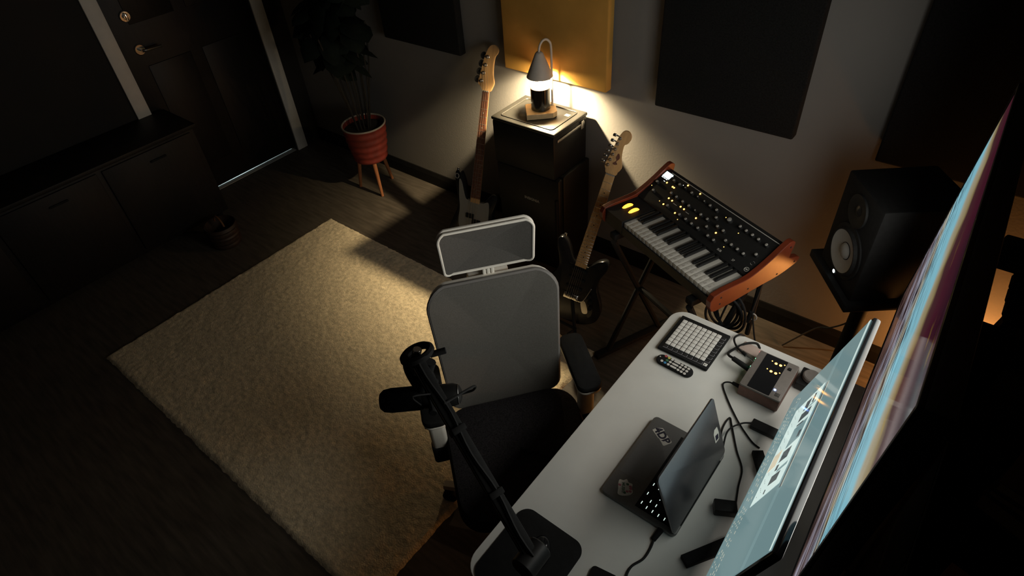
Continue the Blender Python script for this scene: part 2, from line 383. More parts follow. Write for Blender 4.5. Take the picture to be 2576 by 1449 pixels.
# ------------------------------------------------------------------ guitars
MAPLE = mat('maple', (0.50, 0.29, 0.12), 0.4, noise=(14, 0.12, (6, 1, 6)), coat=0.3)
ROSE = mat('rosewood', (0.10, 0.035, 0.018), 0.5, noise=(20, 0.3, (6, 1, 6)))
BODYB = mat('guitar_black', (0.008, 0.008, 0.009), 0.25, noise=(10, 0.1))
PGW = mat('pickguard_white', (0.20, 0.19, 0.17), 0.4, noise=(10, 0.04))
STRING = mat('string_wire', (0.6, 0.57, 0.5), 0.3, 1.0)
STRAT = [(0, -.155), (.085, -.15), (.15, -.11), (.165, -.05), (.145, .01), (.115, .06), (.105, .1), (.11, .14), (.125, .185), (.125, .22), (.105, .235), (.075, .22), (.05, .19), (.03, .172), (-.03, .175), (-.055, .2), (-.085, .25), (-.12, .28), (-.145, .265), (-.14, .225), (-.12, .18), (-.105, .13), (-.115, .09), (-.145, .03), (-.16, -.04), (-.145, -.11), (-.08, -.15)]
BASSB = [(0, -.10), (.09, -.10), (.155, -.06), (.17, 0), (.15, .07), (.125, .13), (.118, .18), (.13, .23), (.14, .275), (.128, .30), (.10, .295), (.07, .26), (.045, .235), (-.045, .235), (-.065, .27), (-.085, .33), (-.115, .385), (-.145, .39), (-.15, .35), (-.135, .29), (-.118, .22), (-.12, .16), (-.145, .09), (-.165, .02), (-.16, -.05), (-.10, -.10)]
def flat(poly, k=5):
    return [(p.x, p.y) for p in smoothpath([(a, b, 0) for a, b in poly], k, True)]
def guitar(name, label, cat, nut, bridge, nrm, scale, body, nstr, fb_mat, fb_len, nw, hw, pg, head, nfret, parts):
    a = (Vector(nut) - Vector(bridge)).normalized(); z = Vector(nrm); z = (z - a * z.dot(a)).normalized(); x = a.cross(z)
    t = thing(name, label, cat, M=basis(bridge, x, a, z))
    T = 0.044
    MB().prism(flat(body), -T - 0.006, -0.006, bev=0.007, smooth=True).build('body', BODYB, t)
    pgo = MB().prism(flat(pg), -0.006, -0.0035).build('pickguard', PGW if parts['pgw'] else BODYB, t)
    ne = scale - fb_len
    # neck: rounded back, fretboard on top
    yn = scale; prof = []
    rows = []
    for y in (ne - 0.03, ne + 0.05, (ne + yn) / 2, yn):
        f = (yn - y) / fb_len; w = nw + (hw - nw) * min(1, f); w /= 2
        rows.append([(w * math.cos(PI * i / 10), y, -0.002 - 0.022 * math.sin(PI * i / 10)) for i in range(11)])
    nk = MB().grid_surface(rows)
    nk.add([r[0] for r in rows] + [r[-1] for r in rows], [(4 + i, 5 + i, i + 1, i) for i in range(3)])
    nk.add(rows[0], [tuple(range(11))])
    nk.build('neck', MAPLE, t)
    fbm = MB().add([(-nw / 2, yn, -.002), (nw / 2, yn, -.002), (hw / 2, ne, -.002), (-hw / 2, ne, -.002), (-nw / 2, yn, .004), (nw / 2, yn, .004), (hw / 2, ne, .004), (-hw / 2, ne, .004)],
                   [(0, 1, 2, 3), (7, 6, 5, 4), (0, 4, 5, 1), (1, 5, 6, 2), (2, 6, 7, 3), (3, 7, 4, 0)]).build('fretboard', fb_mat, t)
    for k in range(1, nfret + 1):
        dd = scale * (1 - 2 ** (-k / 12)); y = scale - dd; w = nw + (hw - nw) * dd / fb_len
        MB().cyl((-w / 2, y, .004), (w / 2, y, .004), 0.0011, n=6).build('fret', STEEL, fbm)
    for k in (3, 5, 7, 9, 12, 15, 17, 19):
        if k <= nfret:
            y = scale - scale * ((1 - 2 ** (-k / 12)) + (1 - 2 ** (-(k - 1) / 12))) / 2
            for xx in ((0,) if k != 12 else (-0.012, 0.012)): MB().cyl((xx, y, .0036), (xx, y, .0044), 0.003, n=10).build('inlay_dot', BLACKM if fb_mat is MAPLE else PGW, fbm)
    MB().rbox((-nw / 2, yn - 0.001, 0), (nw / 2, yn + 0.004, 0.007), 0.001).build('nut', PGW, t)
    hd = MB().prism(flat(head, 4), -0.018, -0.004, bev=0.0015).build('headstock', MAPLE, t)
    posts = parts['posts']
    for (hx, hy) in posts:
        tn = MB().cyl((hx, hy, -0.004), (hx, hy, 0.013), parts['pr'], n=12).cyl((hx, hy, -0.004), (hx, hy, -0.001), parts['pr'] * 1.7, n=14).build('tuner', CHROME, t)
        ex = hx - parts['pl']
        MB().cyl((hx, hy, -0.024), (ex + 0.005, hy + 0.003, -0.024), parts['pr'] * .7, n=8).build('tuner_shaft', CHROME, tn)
        if parts['paddle'] == 'disc':
            MB().cyl((ex - 0.002, hy + .003, -0.026), (ex + 0.003, hy + .003, -0.023), 0.019, n=18).build('tuner_key', BLACKM if parts['pgw'] else CHROME, tn)
        else:
            MB().rbox((ex - 0.010, hy - 0.005, -0.029), (ex + 0.006, hy + 0.009, -0.020), 0.004).build('tuner_key', CHROME, tn)
    for k in range(nstr):
        f = k / (nstr - 1) - .5
        hx, hy = posts[k]
        MB().tube([(f * parts['bs'], 0, 0.011), (f * nw * .82, yn, 0.0075), (hx, hy, 0.006)], parts['sr'] * (1.25 - .7 * (k / nstr)), 5).build('string', STRING, t)
    if parts['pgw']:
        MB().rbox((-.05, .125, -.004), (.005, .155, .006), .005).build('pickup', BLACKM, t)
        MB().rbox((-.005, .095, -.004), (.05, .125, .006), .005).build('pickup', BLACKM, t)
    else:
        for y in (.045, .095, .145): MB().rbox((-.042, y - .008, -.005), (.042, y + .008, .005), .006).build('pickup', BLACKM, t)
    br = MB().rbox((-parts['bs'] / 2 - .012, -.026, -.006), (parts['bs'] / 2 + .012, .006, -.002), .001).build('bridge', CHROME, t)
    for k in range(nstr):
        f = (k / (nstr - 1) - .5) * parts['bs']
        MB().rbox((f - .0045, -.018, -.002), (f + .0045, .003, .009), .001).build('saddle', CHROME, br)
    for q in range(3 if parts['pgw'] else 3):
        MB().cyl((.085 + q * .012, .03 - q * .03, -.004), (.085 + q * .012, .03 - q * .03, .012), .010, n=16).build('control_knob', BLACKM, t)
    MB().cyl((body[17 if not parts['pgw'] else 17][0], body[17][1] - .01, -.03), (body[17][0], body[17][1] + .012, -.03), .007, n=12).build('strap_button', CHROME, t)
    return t
# electric guitar
hs = [(-.0205, .652), (-.028, .668), (-.036, .684), (-.030, .72), (-.022, .77), (-.014, .815), (-.004, .842), (.014, .850), (.031, .840), (.036, .822), (.030, .803), (.017, .79), (.016, .765), (.022, .73), (.034, .70), (.034, .682), (.024, .664), (.0205, .652)]
sposts = [(-.024 + .0033 * i, .688 + .025 * i) for i in range(6)]
pgs = [(-.02, .17), (-.055, .16), (-.095, .22), (-.105, .2), (-.09, .14), (-.075, .06), (-.06, .02), (.05, .0), (.09, -.06), (.115, -.09), (.125, -.05), (.10, .02), (.085, .09), (.09, .17), (.07, .19), (.03, .165)]
gt = guitar('electric_guitar', 'black electric guitar with bare maple neck standing left of synthesizer', 'guitar', (-1.194, 2.046, .867), (-1.272, 1.857, .252), (.28, -.9, .25), .648, STRAT, 6, MAPLE, .455, .042, .057, pgs, hs, 21,
       dict(pgw=False, posts=sposts, pr=.0042, pl=.028, paddle='box', bs=.052, sr=.0005))
jp = MB().prism(flat([(-.012, -.03), (.012, -.03), (.016, 0), (.012, .032), (0, .04), (-.012, .032), (-.016, 0)], 3), 0, .004, bev=.001, M=basis((.08, -.045, -.006), (.9, .43, 0), (-.43, .9, 0), (0, 0, 1))).build('jack_plate', CHROME, gt)
MB().tube(smoothpath([(.03, -.005, .0), (.04, .0, .03), (.07, .02, .045), (.09, .10, .05)]), .0025).build('tremolo_arm', CHROME, gt)
MB().prism(flat([(-.010, 0), (.0, -.004), (.012, .002), (.004, .012), (.014, .03), (.004, .05), (-.004, .03), (.002, .016)], 3), 0, .0004, M=basis((.003, .70, -.0038), (1, 0, 0), (0, 1, 0), (0, 0, 1))).build('head_decal', mat('decal_brown', (.10, .03, .015), .6), gt)
# bass guitar
bs_ = 1.38
hb = [(-.0195, .866), (-.034, .885), (-.052, .905), (-.044, .95), (-.034, 1.01), (-.020, 1.06), (-.002, 1.095), (.022, 1.104), (.044, 1.088), (.044, 1.068), (.030, 1.045), (.026, 1.0), (.030, .95), (.040, .915), (.034, .89), (.0195, .866)]
bposts = [(-.034 + .008 * i, .915 + .042 * i) for i in range(4)]
pgb = [(-.045, .232), (-.07, .25), (-.1, .33), (-.118, .34), (-.11, .25), (-.098, .17), (-.1, .10), (-.085, .05), (-.03, .055), (.03, .06), (.07, .02), (.11, .0), (.125, .05), (.10, .12), (.095, .2), (.085, .245), (.045, .232)]
bt = guitar('bass_guitar', 'black bass guitar with pale pickguard leaning left of the fridge', 'bass guitar', (-2.187, 2.37, .907), (-2.1605, 2.083, .088), (.22, -.94, .3), .864, BASSB, 4, ROSE, .61, .040, .062, pgb, hb, 20,
       dict(pgw=True, posts=bposts, pr=.006, pl=.036, paddle='disc', bs=.057, sr=.0011))
MB().tube([(.012 * math.cos(i * PI / 12), 0, .014 * math.sin(i * PI / 12)) for i in range(24)], .003, 6, closed=True, M=Matrix.Translation((-.135, .36, -.004)) @ Matrix.Rotation(PI / 2, 4, 'X')).build('round_badge', PGW, bt)
# floor stand for the electric guitar
t = thing('guitar_stand', 'black folding stand holding up the electric guitar', 'stand', (-1.285, 1.83, 0))
MB().tube([(-.12, -.09, 0.008), (-.05, -.0, .09), (0, .04, .30)], .009).build('leg', BLACKM, t)
MB().tube([(.12, -.09, 0.008), (.05, -.0, .09), (0, .04, .30)], .009).build('leg', BLACKM, t)
MB().tube([(0, .22, 0.008), (0, .12, .16), (0, .04, .30)], .009).build('leg', BLACKM, t)
MB().tube([(-.07, -.085, .10), (-.07, -.02, .085), (.07, -.02, .085), (.07, -.085, .10)], .008).build('cradle', RUBBER, t)

# ------------------------------------------------------------------ potted plant
TERRA = mat('terracotta', (0.17, 0.018, 0.009), 0.7, noise=(18, 0.3), bump=(60, 0.3))
POTRIM = mat('pot_rim', (0.36, 0.31, 0.25), 0.6, noise=(20, 0.1))
LEGW = mat('plant_leg_wood', (0.33, 0.12, 0.045), 0.5, noise=(12, 0.2, (8, 8, 1)))
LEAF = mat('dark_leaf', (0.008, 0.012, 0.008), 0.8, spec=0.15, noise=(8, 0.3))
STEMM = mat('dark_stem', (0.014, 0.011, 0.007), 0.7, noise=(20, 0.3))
PX, PY = -3.215, 2.255
t = thing('potted_plant', 'tall dark plant in a ribbed red pot on wooden legs', 'plant', (PX, PY, 0))
prof = [(0.001, .235), (.10, .24)]
for i in range(25):
    z = .245 + i * .0098; r = .112 + .033 * (i / 24) ** .8 + .0035 * math.sin(i / 24 * 2 * PI * 5); prof.append((r, z))
prof += [(.149, .487), (.147, .494), (.139, .492), (.137, .46), (.001, .455)]
pot = MB().lathe(prof, 48, cap=False).build('pot', TERRA, t)
MB().tube([(.143 * math.cos(a * PI / 24), .143 * math.sin(a * PI / 24), .493) for a in range(48)], .006, 8, closed=True).build('pot_rim', POTRIM, pot)
MB().lathe([(.001, .462), (.05, .466), (.138, .46)], 32, cap=False).build('soil', mat('soil', (.012, .009, .006), .95, noise=(80, .5), bump=(60, .8, .01)), pot)
for q in range(3):
    a = math.radians(-30 + 120 * q); cc, ss = math.cos(a), math.sin(a)
    MB().cyl((.135 * cc, .135 * ss, 0), (.09 * cc, .09 * ss, .25), .010, .015, n=12).build('leg', LEGW, t)
random.seed(11)
for q in range(11):
    a = q * 2.4; r0 = .02 + .05 * random.random(); r1 = .07 + .07 * random.random()
    b = (r0 * math.cos(a), r0 * math.sin(a), .455); e = (r1 * math.cos(a) + .03, r1 * math.sin(a) - .02, .86 + .1 * random.random())
    MB().tube(smoothpath([b, ((b[0] + e[0]) / 2 + .015 * random.uniform(-1, 1), (b[1] + e[1]) / 2 + .01, .66), e, (e[0] * 1.3, e[1] * 1.3 - .02, 1.15)], 4), .005, 6).build('stem', STEMM, t)
lm = MB()
R_ = [(-.5, 0), (-.33, .3), (-.05, .42), (.25, .3), (.5, 0), (.25, -.3), (-.05, -.42), (-.33, -.3)]
vs = [(x, y, -.25 * abs(y) - .3 * x * x) for x, y in R_] + [(-.05, 0, .05), (.25, 0, .02), (-.33, 0, .02)]
lm.add(vs, [(0, 7, 10), (0, 10, 1), (10, 8, 2, 1), (10, 7, 6, 8), (8, 9, 3, 2), (8, 6, 5, 9), (9, 4, 3), (9, 5, 4)], 0, True)
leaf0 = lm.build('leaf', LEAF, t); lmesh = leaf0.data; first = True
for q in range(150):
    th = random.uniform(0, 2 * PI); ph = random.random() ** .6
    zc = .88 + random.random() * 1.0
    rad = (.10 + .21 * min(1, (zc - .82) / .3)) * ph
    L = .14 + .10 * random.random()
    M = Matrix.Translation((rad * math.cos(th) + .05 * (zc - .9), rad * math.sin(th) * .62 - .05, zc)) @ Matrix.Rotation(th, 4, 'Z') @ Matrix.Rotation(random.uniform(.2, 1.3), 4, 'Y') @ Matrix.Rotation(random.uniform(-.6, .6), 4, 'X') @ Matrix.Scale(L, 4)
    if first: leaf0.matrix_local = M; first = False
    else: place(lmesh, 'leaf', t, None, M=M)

# ------------------------------------------------------------------ desk chair
MESHG = mat('chair_mesh_grey', (0.115, 0.109, 0.098), 0.9, spec=0.1, noise=(260, 0.12), bump=(500, 0.3, 0.001))
HEADG = mat('headrest_mesh_grey', (0.088, 0.083, 0.076), 0.9, spec=0.1, noise=(260, 0.12), bump=(500, 0.3, 0.001))
CHW = mat('chair_white', (0.78, 0.74, 0.66), 0.4, noise=(25, 0.03))
SEATB = mat('seat_fabric_black', (0.022, 0.020, 0.021), 0.95, spec=0.1, noise=(220, 0.5), bump=(260, 0.4, 0.001))
ch = thing('desk_chair', 'white framed office chair with grey mesh back and headrest', 'office chair', (-0.849, 0.917, 0.008), math.radians(-128.5))
def shell(outline, fn, thick, n=7):
    """closed slab: rings from centre to outline, pushed through fn(x, z) -> y"""
    mb = MB(); N = len(outline)
    cx = sum(p[0] for p in outline) / N; cz = sum(p[1] for p in outline) / N
    vs = []; fs = []
    for side, off in ((0, thick / 2), (1, -thick / 2)):
        base = len(vs); vs.append((cx, fn(cx, cz) + off, cz))
        for r in range(1, n + 1):
            for (x, z) in outline:
                X = cx + (x - cx) * r / n; Z = cz + (z - cz) * r / n
                k = 1.0 if r < n else 0.55
                vs.append((X, fn(X, Z) + off * k, Z))
        for i in range(N):
            j = (i + 1) % N
            f = (base, base + 1 + i, base + 1 + j); fs.append(f if side else f[::-1])
            for r in range(n - 1):
                a = base + 1 + r * N; b = a + N
                q = (a + i, b + i, b + j, a + j); fs.append(q if side else q[::-1])
    o0 = 1 + (n - 1) * N; o1 = (1 + n * N) + o0
    for i in range(N):
        j = (i + 1) % N; fs.append((o0 + i, o0 + j, o1 + j, o1 + i))
    mb.add(vs, fs, 0, True); return mb
def backy(x, z): return -0.222 - 0.10 * (z - .5) + 0.9 * (x * x) - 0.07 * max(0, .62 - z) * 0 + 0.02 * math.cos((z - .62) * 6) - 0.02
bo = []
for (x, z) in rrect(.44, .525, .065, 6, 0, .7275):
    bo.append((x * (1.0 - 0.10 * (1.0 - (z - .465) / .54)), z + 0.010 * (1 - (x / .22) ** 2) * (1 if z > .8 else 0)))
back = shell(bo, backy, 0.012).build('backrest_mesh', MESHG, ch)
MB().tube([(x, backy(x, z) - .006, z) for x, z in bo], .0085, 8, closed=True).build('backrest_rim', mat('chair_rim_grey', (0.16, 0.15, 0.14), 0.6, noise=(25, 0.05)), ch)
bf = [(x * 1.0, z) for x, z in bo]
MB().tube([(x * .97, backy(x, z) - .022, z - .004) for x, z in bo], .010, 8, closed=True).tube(smoothpath([(0, backy(0, .46) - .03, .40), (0, backy(0, .6) - .05, .6), (0, backy(0, .85) - .05, .85), (0, backy(0, 1.0) - .028, 1.02)]), .018, 10).rbox((-.07, backy(0, 1) - .05, .96), (.07, backy(0, 1) - .02, .995), .008).build('backrest_frame', CHW, ch)
hy = lambda x, z: -0.298 + 1.6 * x * x + .05 * (z - 1.12)
hout = []
for (x, z) in rrect(.288, .165, .022, 6, 0, 1.130):
    hout.append((x * (1 + .04 * (z - 1.04) / .16), z + .016 * (1 - (x / .145) ** 2) * (1 if z > 1.12 else .9)))
shell(hout, hy, .008).build('headrest_mesh', HEADG, ch)
MB().tube([(x, hy(x, z), z) for x, z in hout], .0048, 8, closed=True).build('headrest_rim', CHW, ch)
MB().tube([(x * .985, hy(x, z) - .014, z + .002) for x, z in hout], .0065, 8, closed=True).build('headrest_frame', CHW, ch)
hp = MB()
for x in (-.014, .0, .014): hp.rbox((x - .006, -.325, .97), (x + .006, -.305, 1.10), .004)
hp.build('headrest_post', CHW, ch)
so = rrect(.50, .47, .09, 8, 0, .03)
st = MB(); N = len(so)
rings = [(.93, .405), (1.0, .425), (1.0, .455), (.96, .478), (.80, .487), (.4, .480), (.02, .477)]
vs = []; fs = []
for s_, z in rings:
    for x, y in so: vs.append((x * s_, .03 + (y - .03) * s_, z - (.02 * max(0, (y - .15)) / .12 if z > .42 else 0)))
for r in range(len(rings) - 1):
    for i in range(N):
        j = (i + 1) % N; fs.append((r * N + i, r * N + j, (r + 1) * N + j, (r + 1) * N + i))
fs.append(list(range(N))[::-1]); fs.append([(len(rings) - 1) * N + i for i in range(N)])
st.add(vs, fs, 0, True); st.build('seat', SEATB, ch)
MB().rbox((-.10, -.12, .35), (.10, .12, .405), .02).build('seat_mechanism', BLACKM, ch)
MB().tube(smoothpath([(0, -.05, .37), (0, -.2, .36), (0, -.27, .40), (0, backy(0, .5) - .04, .5)]), .022, 10).build('back_support', CHW, ch)
for sx in (-1, 1):
    pad = MB().prism(rrect(.088, .27, .03, 6, sx * .268, -.150), .632, .660, bev=.008, smooth=True).build('armrest_pad', BLACKM, ch)
    MB().prism(rrect(.085, .262, .03, 6, sx * .268, -.148), .622, .633, bev=.003, smooth=True).build('pad_underside', CHW, pad)
    po = MB().prism(rrect(.058, .040, .014, 4, sx * .272, -.09), .44, .625, bev=.004, smooth=True).build('armrest_post', CHW, ch)
    MB().prism(rrect(.066, .048, .014, 4, sx * .272, -.09), .36, .445, bev=.004, smooth=True).tube(smoothpath([(sx * .272, -.09, .385), (sx * .2, -.07, .375), (sx * .08, -.05, .375)]), .018, 8).build('post_sleeve', BLACKM, po)
    MB().rbox((sx * .272 + sx * .028, -.10, .56), (sx * .272 + sx * .040, -.075, .60), .003).build('height_button', BLACKM, po)
MB().cyl((0, 0, .10), (0, 0, .36), .026).cyl((0, 0, .10), (0, 0, .24), .034).build('gas_lift', BLACKM, ch)
MB().lathe([(.03, .085), (.055, .09), (.055, .125), (.035, .135)], 24).build('base_hub', CHW, ch)
legs = MB().add([(.03, -.026, .085), (.03, .026, .085), (.03, .022, .128), (.03, -.022, .128), (.335, -.016, .072), (.335, .016, .072), (.335, .013, .092), (.335, -.013, .092)],
                [(0, 3, 2, 1), (4, 5, 6, 7), (0, 1, 5, 4), (1, 2, 6, 5), (2, 3, 7, 6), (3, 0, 4, 7)])
lg0 = legs.build('base_leg', mat('chair_base_white', (.5, .42, .34), .5, noise=(20, .05)), ch)
cs0 = MB().cyl((.328, 0, .03), (.328, 0, .085), .008).cyl((.312, -.028, .030), (.312, -.006, .030), .030, n=20).cyl((.312, .006, .030), (.312, .028, .030), .030, n=20).rbox((.295, -.012, .035), (.338, .012, .066), .008).build('caster', BLACKM, ch)
th0 = math.degrees(math.atan2(.77 - .917, -1.16 + .849)) + 128.5
for q in range(5):
    a = math.radians(th0 + 72 * q)
    if q == 0: lg0.rotation_euler.z = a; cs0.rotation_euler.z = a
    else: place(lg0.data, 'base_leg', ch, (0, 0, 0), a); place(cs0.data, 'caster', ch, (0, 0, 0), a)

# ------------------------------------------------------------------ desk
DZT = 0.73
dk = thing('desk', 'long white standing desk with rounded corners and steel frame', 'desk', (-0.245, 0.995, 0))
MB().prism(rrect(.75, 1.19, .06, 8), .705, DZT, bev=.003, smooth=True).build('desktop', WHITEDESK, dk)
for sy in (-1, 1):
    MB().rbox((-.035, sy * .42 - .025, .03), (.035, sy * .42 + .025, .70), .005).build('leg_column', BLACKM, dk)
    MB().rbox((-.33, sy * .42 - .035, 0), (.33, sy * .42 + .035, .03), .008).build('foot', BLACKM, dk)
MB().rbox((-.03, -.42, .665), (.03, .42, .703), .004).build('crossbar', BLACKM, dk)

# ------------------------------------------------------------------ pad controller
lp = thing('pad_controller', 'square black grid controller with pale pads on desk corner', 'midi controller', (-0.490, 1.458, DZT))
MB().rbox((-.0905, -.094, .001), (.0905, .094, .013), .004).build('body', BLACKM, lp)
PAD = mat('silicone_pad', (0.62, 0.60, 0.56), 0.6, noise=(60, 0.04))
PADB = mat('silicone_button', (0.016, 0.016, 0.016), 0.55, noise=(60, 0.1))
PADLINE = mat('button_outline', (0.30, 0.29, 0.31), 0.6)
p0 = MB().rbox((-.0079, -.0079, 0), (.0079, .0079, .004), .0014).build('pad', PAD, lp); pm = p0.data
for i in range(8):
    for j in range(8):
        loc = (-.0675 + i * .0181, .0655 - j * .0177, .0125)
        if i == j == 0: p0.location = loc
        else: place(pm, 'pad', lp, loc)
bb0 = MB().rbox((-.0076, -.007, 0), (.0076, .007, .002), .001).box((-.0076, -.0074, .0012), (.0076, -.0066, .0022), 1).box((.0070, -.0074, .0012), (.0078, .004, .0022), 1).build('button', [PADB, PADLINE], lp)
fst = True
for i in range(8):
    for loc in ((-.0675 + i * .0181, -.0765, .0125), (.0765, .0655 - i * .0177, .0125)):
        if fst: bb0.location = loc; fst = False
        else: place(bb0.data, 'button', lp, loc)
lg = MB().rbox((.0700, -.0835, .0125), (.083, -.0705, .0145), .001).build('logo_button', PAD, lp)
MB().prism([(.0725, -.0790), (.0755, -.0815), (.0765, -.0805), (.0755, -.0775), (.0775, -.0765), (.0805, -.0745), (.0795, -.0735), (.0765, -.0755)], .0145, .0148).build('logo_mark', BLACKM, lg)

# ------------------------------------------------------------------ remote control
rm = thing('remote_control', 'small black remote with white and coloured buttons beside pad controller', 'remote', (-0.494, 1.324, DZT), math.radians(-1.5))
MB().prism(rrect(.130, .041, .020, 8), .001, .014, bev=.004, smooth=True).build('body', BLACKM, rm)
BUT = mat('remote_button_white', (.55, .52, .48), .5)
cols = {1: ('remote_red', (.42, .08, .08)), 2: ('remote_yellow', (.50, .47, .10)), 8: ('remote_green', (.05, .16, .08)), 15: ('remote_blue', (.05, .22, .42))}
RB = [(-0.5494, 1.3276), (-0.5345, 1.3402), (-0.5226, 1.3389), (-0.5105, 1.3383), (-0.492, 1.3372), (-0.4737, 1.3362), (-0.461, 1.3357), (-0.4488, 1.3347), (-0.5228, 1.3256), (-0.5109, 1.3252), (-0.4924, 1.3242), (-0.474, 1.3236), (-0.4619, 1.3223), (-0.4493, 1.3217), (-0.536, 1.3139), (-0.5239, 1.3129), (-0.5115, 1.3123), (-0.493, 1.3115), (-0.4746, 1.3102), (-0.4628, 1.3095), (-0.4504, 1.3085)]
for k, (x, y) in enumerate(RB):
    m = mat(cols[k][0], cols[k][1], .5) if k in cols else BUT
    lx, ly = x + .494, y - 1.3245
    if k in (4, 10, 17): MB().prism(rrect(.023, .0078, .0038, 5, lx, ly), .0135, .0155, bev=.0005).build('button', m, rm)
    else: MB().cyl((lx, ly, .0135), (lx, ly, .0155), .0022 if k == 0 else .0049, n=16).build('button', m, rm)

# ------------------------------------------------------------------ laptop
ALU = mat('aluminium_grey', (0.135, 0.131, 0.126), 0.42, 0.3, noise=(200, 0.05))
ALUL = mat('aluminium_trackpad', (0.145, 0.142, 0.138), 0.38, 0.3, noise=(200, 0.03))
KEYB = mat('key_black', (0.008, 0.008, 0.009), 0.6, spec=.2)
LEGEND = mat('key_legend_backlit', (.8, .85, .82), .5, emit=(.78, .95, .88), estr=.9)
la = thing('laptop', 'dark grey laptop half closed with stickers on white desk', 'laptop', (-0.333, 0.95, DZT))
base = MB().prism(rrect(.226, .312, .014, 6), .002, .0155, bev=.003, smooth=True).build('base', ALU, la)
MB().prism(rrect(.072, .128, .006, 4, -.066, -.008), .0155, .0157).build('trackpad', ALUL, base)
well = MB().box((-.0135, -.141, .0154), (.097, .1305, .0157)).build('keyboard_well', KEYB, la)
kx, ky = .0180, .0187
rows = [14, 14, 14, 13, 12, 8]
k1 = None
for r in range(6):          # r = 0 is the function row near the hinge
    n = rows[r]; span = .2665; kw = span / n
    for i in range(n):
        yy = .1275 - kw * (i + .5); xx = .0875 - r * kx
        key = MB().rbox((-.0078, -kw / 2 + .0012, 0), (.0078, kw / 2 - .0012, .0011), .0008, 1)
        if (r * 7 + i * 3) % 5 != 0 or r == 5:
            wl_ = .0045 if (i in (0, 1, n - 2, n - 1) or r == 5) else .0016
            key.box((-.0012, -wl_, .0011), (.0010, wl_, .00122), 1)
        o = key.build('key', [KEYB, LEGEND], well); o.location = (xx, yy, .0157)
th = math.radians(71); LL = .212
lid = thing('lid_pivot', None, None); bpy.data.objects.remove(lid)
up = Vector((-math.cos(th), 0, math.sin(th))); nn = Vector((math.sin(th), 0, math.cos(th)))
LM = basis((.109, 0, .018), (0, 1, 0), up, Vector((0, 1, 0)).cross(up))
sgn = Vector((0, 1, 0)).cross(up).dot(nn)
LIDM = mat('lid_metal', (0.16, 0.16, 0.17), 0.28, 0.85, noise=(200, 0.04))
ldo = MB().prism(rrect(.312, LL, .012, 6, 0, LL / 2), -.003 if sgn > 0 else -.003, .003, bev=.0015, smooth=True, M=LM).build('lid', LIDM, la)
z_in = -.0033 if sgn > 0 else .0033
MB().prism(rrect(.300, LL - .012, .008, 4, 0, LL / 2), min(z_in, z_in * .9), max(z_in, z_in * .9), M=LM).build('display', GLOSSB, ldo)
MB().cyl((.109, -.12, .0165), (.109, .12, .0165), .0045, n=10).build('hinge', BLACKM, la)
# stickers
STW = mat('sticker_white', (.58, .55, .49), .6, noise=(40, .04)); STD = mat('sticker_dark', (.012, .010, .025), .6); STP = mat('sticker_pink', (.40, .12, .16), .6); STG = mat('sticker_green', (.05, .12, .07), .6); STGR = mat('sticker_grey', (.33, .30, .27), .6)
s1 = MB().prism([(-.0300, -.0150), (.002, -.0150), (.004, -.013), (.030, -.0150), (.0325, -.012), (.0325, .011), (.030, .0145), (.005, .0145), (.003, .012), (-.002, .012), (-.005, .008), (-.0135, .0165), (-.022, .0165), (-.0310, .000)], 0, .0003, M=basis((-.061, .101, .0155), (.86, -.51, 0), (.51, .86, 0), (0, 0, 1))).build('sticker', STW, la)
text_mesh('sticker_lettering', '4DB', .034, STD, s1, basis((-.061, .1005, .0159), (.86, -.51, 0), (.51, .86, 0), (0, 0, 1)), .0001, bold=.0013)
blob = flat([(-.024, -.012), (-.012, -.017), (.004, -.019), (.020, -.022), (.026, -.010), (.025, .010), (.016, .020), (.004, .018), (-.008, .022), (-.014, .012), (-.024, .008), (-.021, -.002)], 3)
s2 = MB().prism(blob, 0, .0003, M=basis((-.063, -.109, .0155), (.6, -.8, 0), (.8, .6, 0), (0, 0, 1))).build('sticker', STW, la)
text_mesh('sticker_lettering', 'MUSIC', .011, STG, s2, basis((-.066, -.113, .0159), (.5, -.87, 0), (.87, .5, 0), (0, 0, 1)), .0001, bold=.0003)
fl = MB()
for i, (x, y, m_) in enumerate(((-.048, -.105, 0), (-.052, -.118, 0), (-.045, -.113, 0), (-.056, -.125, 1), (-.052, -.100, 0), (-.062, -.098, 1), (-.079, -.112, 0))):
    fl.prism(flat([(x - .004, y), (x, y - .003), (x + .005, y - .001), (x + .003, y + .004), (x - .002, y + .003)], 2), .0158, .0160, m_)
fl.build('sticker_flowers', [STP, STG], s2)
lz_ = .0033 if sgn > 0 else -.0036
s3 = MB().prism([(-.014, -.022), (.008, -.024), (.013, -.004), (.010, .020), (-.006, .022), (-.014, .012)], lz_, lz_ + .0003, M=LM @ Matrix.Translation((.130 * 1, .095, 0))).build('sticker', STW, la)
MB().prism([(-.010, -.012), (.006, -.014), (.008, .002), (-.008, .006)], lz_ + .0003, lz_ + .0005, M=LM @ Matrix.Translation((.130, .090, 0))).build('sticker_mark', STD, s3)

